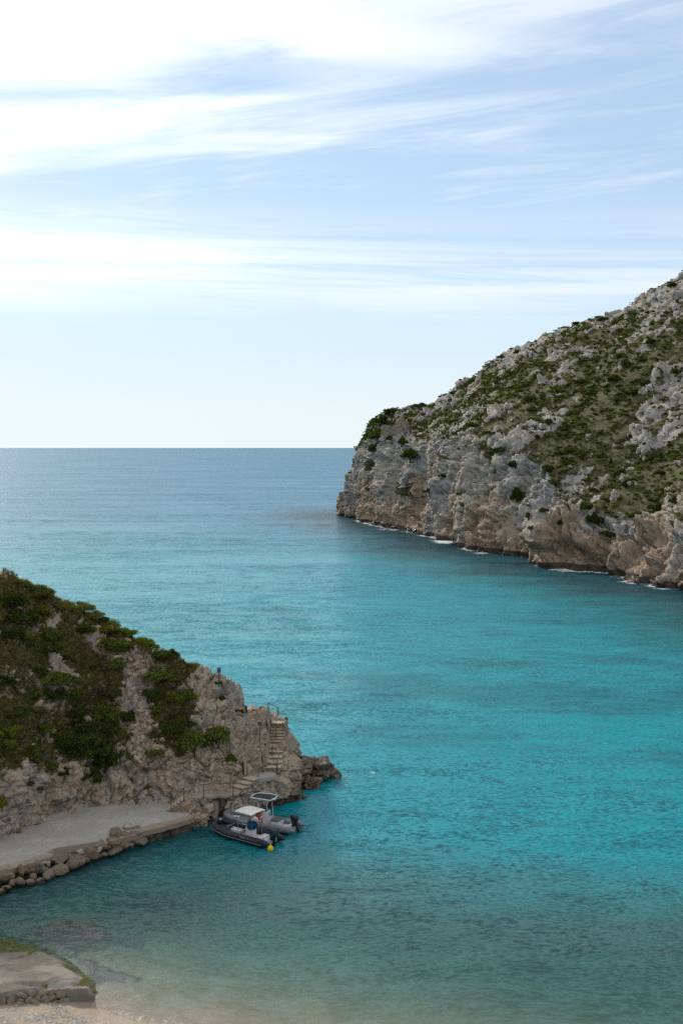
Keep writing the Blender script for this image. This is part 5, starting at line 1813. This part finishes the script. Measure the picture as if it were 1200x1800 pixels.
# blue cover slumped over the helm
rings = []
for z, s_, ox in ((0.78, .30, -.02), (0.92, .40, -.06), (1.08, .42, -.06), (1.20, .36, -.02), (1.28, .22, .02), (1.31, .06, .03)):
    rings.append([(-0.80 + ox + s_ * 0.85 * math.cos(a) * (1 + .10 * math.sin(3 * a + z * 9)), 0.05 + s_ * math.sin(a) * (1 + .10 * math.cos(4 * a + z * 7)), z + .04 * math.sin(5 * a)) for a in np.linspace(0, 2 * math.pi, 22, endpoint=False)])
MB().loft(rings).build('helm_cover', M_BLUE, root, smooth=60)
# canopy on four posts
top = []
cxx, czz = -0.62, 2.02
mbc = MB()
rings = []
for k, yy in enumerate(np.linspace(-0.78, 0.78, 7)):
    sag = 0.06 * (1 - (yy / 0.78) ** 2)
    rings.append([(cxx - 0.80, yy, czz + sag - 0.02), (cxx + 0.80, yy, czz + sag - 0.02), (cxx + 0.80, yy, czz + sag + 0.02), (cxx, yy, czz + sag + 0.05), (cxx - 0.80, yy, czz + sag + 0.02)])
mbc.loft(rings)
can = mbc.build('canopy', M_CREAM, root, smooth=40)
for sx_ in (-1, 1):
    for sy_ in (-1, 1):
        MB().tube([(cxx + sx_ * 0.62, sy_ * 0.52, 0.2), (cxx + sx_ * 0.70, sy_ * 0.66, czz)], 0.018, 7).build('canopy_post', M_STEEL, root)
for sy_ in (-0.7, 0.7):
    MB().tube([(cxx - 0.78, sy_, czz - 0.02), (cxx + 0.78, sy_, czz - 0.02)], 0.016, 6).build('canopy_rail', M_STEEL, root)
MB().tube([(cxx - 0.35, -0.25, czz + 0.06), (cxx - 0.75, -0.45, czz + 0.45)], 0.010, 5).build('aerial', M_BLACK, root)
# grab frame and deck gear forward of the helm
mbf = MB()
mbf.tube([(-0.20, -0.42, 0.24), (-0.20, -0.42, 0.66), (-0.10, -0.42, 0.74), (1.15, -0.36, 0.74), (1.28, -0.36, 0.66), (1.28, -0.36, 0.26)], 0.020, 7)
mbf.tube([(-0.20, 0.42, 0.24), (-0.20, 0.42, 0.66), (-0.10, 0.42, 0.74), (1.15, 0.36, 0.74), (1.28, 0.36, 0.66), (1.28, 0.36, 0.26)], 0.020, 7)
mbf.tube([(-0.2, -0.42, 0.62), (-0.2, 0.42, 0.62)], 0.018, 7)
mbf.tube([(1.28, -0.36, 0.62), (1.28, 0.36, 0.62)], 0.018, 7)
mbf.build('grab_frame', M_STEEL, root)
MB().box((0.60, 0, 0.36), (0.9, 0.5, 0.26), 0.04).build('locker', M_WHITE, root)
for k in range(5):
    MB().lathe([(0.075, 0), (0.08, 0.02), (0.08, 0.40), (0.05, 0.46), (0.03, 0.5)], 10, (0.15 + 0.22 * k, -0.36, 0.26)).build('air_bottle', M_BLACK, root)
for dx_, dy_ in ((-0.28, -0.30), (-0.28, -0.16), (-0.05, -0.52)):
    MB().lathe([(0.06, 0), (0.065, 0.02), (0.065, 0.42), (0.03, 0.50)], 10, (dx_, dy_, 0.24)).build('fuel_can', M_YEL2, root)
MB().box((2.25, 0.0, 0.86), (0.16, 0.10, 0.08), 0.02).build('bow_cleat', M_WHITE, root)
MB().box((-1.85, 0, 0.36), (0.5, 0.9, 0.28), 0.05).build('stern_seat', M_WHITE, root)
# name on the near (port) tube and a smaller mark at the bow
lettering('Bombard', 0.21, tube, (-0.95, B1 / 2 + R1 * 0.955, 0.335), (R(90 - 17), 0, R(180)))
lettering('Bombard', 0.13, tube, (1.86, B1 / 2 - 0.165 + R1 * 0.98, 0.50), (R(90 - 17), R(0), R(180 - 34)))
# ring buoy hung on the canopy frame: a thing of its own
Mx = root.matrix_basis if False else (Matrix.Translation((-7.02, 81.75, 0.02)) @ Matrix.Rotation(R(143), 4, 'Z'))
pos_ = Mx @ Vector((cxx - 0.62, -0.42, 1.42))
ring = empty('life_ring', tuple(pos_), R(143 + 62))
tag(ring, 'orange life ring hanging from the cream canopy frame', 'life ring')
ringp = [Vector((0, 0.30 * math.cos(a), 0.30 * math.sin(a))) for a in np.linspace(0, 2 * math.pi, 28, endpoint=False)]
MB().tube(ringp, 0.062, 10, closed=True).build('ring', M_ORANGE, ring)
for a in (0.78, 2.36, 3.93, 5.5):
    p = Vector((0, 0.30 * math.cos(a), 0.30 * math.sin(a)))
    d = Vector((0, -math.sin(a), math.cos(a)))
    MB().tube([p - d * 0.04, p + d * 0.04], 0.068, 10).build('band', M_WHITE, ring)
MB().tube([(0, 0.05, 0.36), (0, 0.0, 0.62)], 0.012, 5).build('hanger', M_ORANGE, ring)
pos_ = Mx @ Vector((cxx - 0.55, -0.30, 1.80))
o = MB().lathe([(0.02, -0.26), (0.16, -0.2), (0.19, -0.05), (0.15, 0.10), (0.05, 0.16)], 12).build('life_vest', M_ORANGE, None, tuple(pos_), (0.2, 0.3, 0.4))
tag(o, 'orange brown life vest bundle tucked under the cream canopy', 'life vest')

# ---- grey boat (behind)
L2, B2, R2 = 5.35, 1.62, 0.25
root, tube, line = rib_boat('inflatable_boat', 'light grey inflatable boat with dark hard top on curved white legs', (-6.02, 84.15, 0.02), R(156), L2, B2, R2, M_GREYR, M_DGREY, M_DGREY, M_WHITE)
outboard(root, -L2 / 2 - 0.02, M_BLACK, 0.35)
con = console(root, -0.55, 0, 0.66, 0.66, 1.0, M_WHITE)
MB().box((0.20, 0, 0.44), (0.62, 0.6, 0.42), 0.07).build('front_seat', M_WHITE, root)
s_ = MB().box((-1.45, 0, 0.44), (0.62, 0.95, 0.44), 0.05).build('helm_seat', M_WHITE, root)
MB().box((-1.45, 0, 0.70), (0.66, 1.0, 0.09), 0.03).build('cushion', M_CUSH, s_)
MB().box((1.35, 0, 0.36), (0.9, 0.75, 0.14), 0.05).build('bow_cushion', M_GREYR, root)
rz_ = 2.20
fr_ = [(-1.25 + 0.08, -0.62, rz_), (-1.25, 0, rz_ + 0.03), (-1.25 + 0.08, 0.62, rz_), (-0.45, 0.72, rz_ + 0.05), (0.42, 0.62, rz_ + 0.02), (0.55, 0, rz_ + 0.04), (0.42, -0.62, rz_ + 0.02), (-0.45, -0.72, rz_ + 0.05)]
roof = MB().tube(fr_, 0.045, 8, closed=True).build('roof_frame', M_WHITE, root, smooth=60)
rings = []
for u in np.linspace(0, 1, 6):
    y = -0.60 + 1.2 * u
    s2 = 0.06 * (1 - (2 * u - 1) ** 2)
    rings.append([(-1.17, y, rz_ + s2 - .01), (0.44, y, rz_ + s2 - .01), (0.44, y, rz_ + s2 + .02), (-0.4, y, rz_ + s2 + .05), (-1.17, y, rz_ + s2 + .02)])
MB().loft(rings).build('roof_panel', M_PANEL, root)
for sy_ in (-1, 1):
    MB().tube([(-0.25, sy_ * 0.36, 0.24), (-0.22, sy_ * 0.38, 1.1), (-0.10, sy_ * 0.42, 1.7), (0.15, sy_ * 0.50, rz_)], 0.028, 8).build('roof_leg', M_WHITE, root)
    MB().tube([(-0.92, sy_ * 0.36, 0.24), (-0.88, sy_ * 0.38, 1.1), (-0.78, sy_ * 0.42, 1.7), (-0.95, sy_ * 0.50, rz_)], 0.028, 8).build('roof_leg', M_WHITE, root)
MB().box((-1.30, 0.1, rz_ - 0.02), (0.10, 0.5, 0.10), 0.02).build('light_bar', M_STEEL, root)
MB().box((-0.45, 0, 1.45), (0.02, 0.6, 0.36), 0.01).build('windscreen', M_DGREY, root)

# ---- buoy and mooring lines
bu = empty('mooring_buoy', (-4.93, 79.1, 0.10))
tag(bu, 'yellow mooring buoy floating behind the charcoal boat', 'buoy')
MB().lathe([(0.0, -0.2), (0.12, -0.17), (0.20, -0.06), (0.215, 0.05), (0.18, 0.17), (0.10, 0.24), (0.05, 0.27), (0.045, 0.33), (0.0, 0.34)], 20).build('float', M_YELLOW, bu, smooth=60)
MB().tube([(0.045 * math.cos(a), 0, 0.36 + 0.045 * math.sin(a)) for a in np.linspace(0, 6.283, 12, endpoint=False)], 0.012, 6, closed=True).build('eye', M_STEEL, bu)


def rope(a, b, sag, label, r_=0.016):
    a, b = Vector(a), Vector(b)
    pts = [a.lerp(b, k / 12) - Vector((0, 0, sag * math.sin(math.pi * k / 12))) for k in range(13)]
    o_ = MB().tube([p - a for p in pts], r_, 5).build('mooring_line', M_ROPE, None, tuple(a))
    tag(o_, label, 'rope', 'mooring lines')


bow = Mx @ Vector((2.35, 0, 0.90))
rope(bow, (-10.9, 84.9, 1.35), 0.10, 'mooring line from the charcoal boat bow up to the rocks')
M2 = Matrix.Translation((-6.02, 84.15, 0.02)) @ Matrix.Rotation(R(156), 4, 'Z')
rope(M2 @ Vector((2.45, 0, 0.85)), (-9.3, 86.0, 1.3), 0.05, 'mooring line from the grey boat bow to the rock gap')
rope(M2 @ Vector((-2.5, -0.7, 0.55)), Mx @ Vector((-2.4, -0.75, 0.55)), 0.12, 'slack line tying the two boats together at the stern')
pch = at(356, 1418, 1.2)
o = MB().tube([(0, 0, 0), (0.02, 0, -0.7), (0, 0, -1.6)], 0.02, 5).build('mooring_chain', M_WOOD, None, tuple(pch + np.array((0, -0.25, 0.1))))
tag(o, 'thin dark chain hanging down the rock beside the boats', 'chain')

# ------------------------------------------------------------------ things that still share a label and are few: tell them apart by order along the shore
bpy.context.view_layer.update()
same = {}
for o in SC.objects:
    if o.parent is None and o.get('category') and o.get('label'):
        same.setdefault(o['label'], []).append(o)
ORD = {2: ('left of two', 'right of two'), 3: ('leftmost of three', 'middle of three', 'rightmost of three'), 4: ('leftmost of four', 'second of four', 'third of four', 'rightmost of four')}
for lab, os_ in same.items():
    if len(os_) in ORD and len(lab.split()) <= 13:
        os_.sort(key=lambda o: to_px(np.array(o.location))[0])
        for o, wd in zip(os_, ORD[len(os_)]):
            o['label'] = f'{lab}, {wd}'
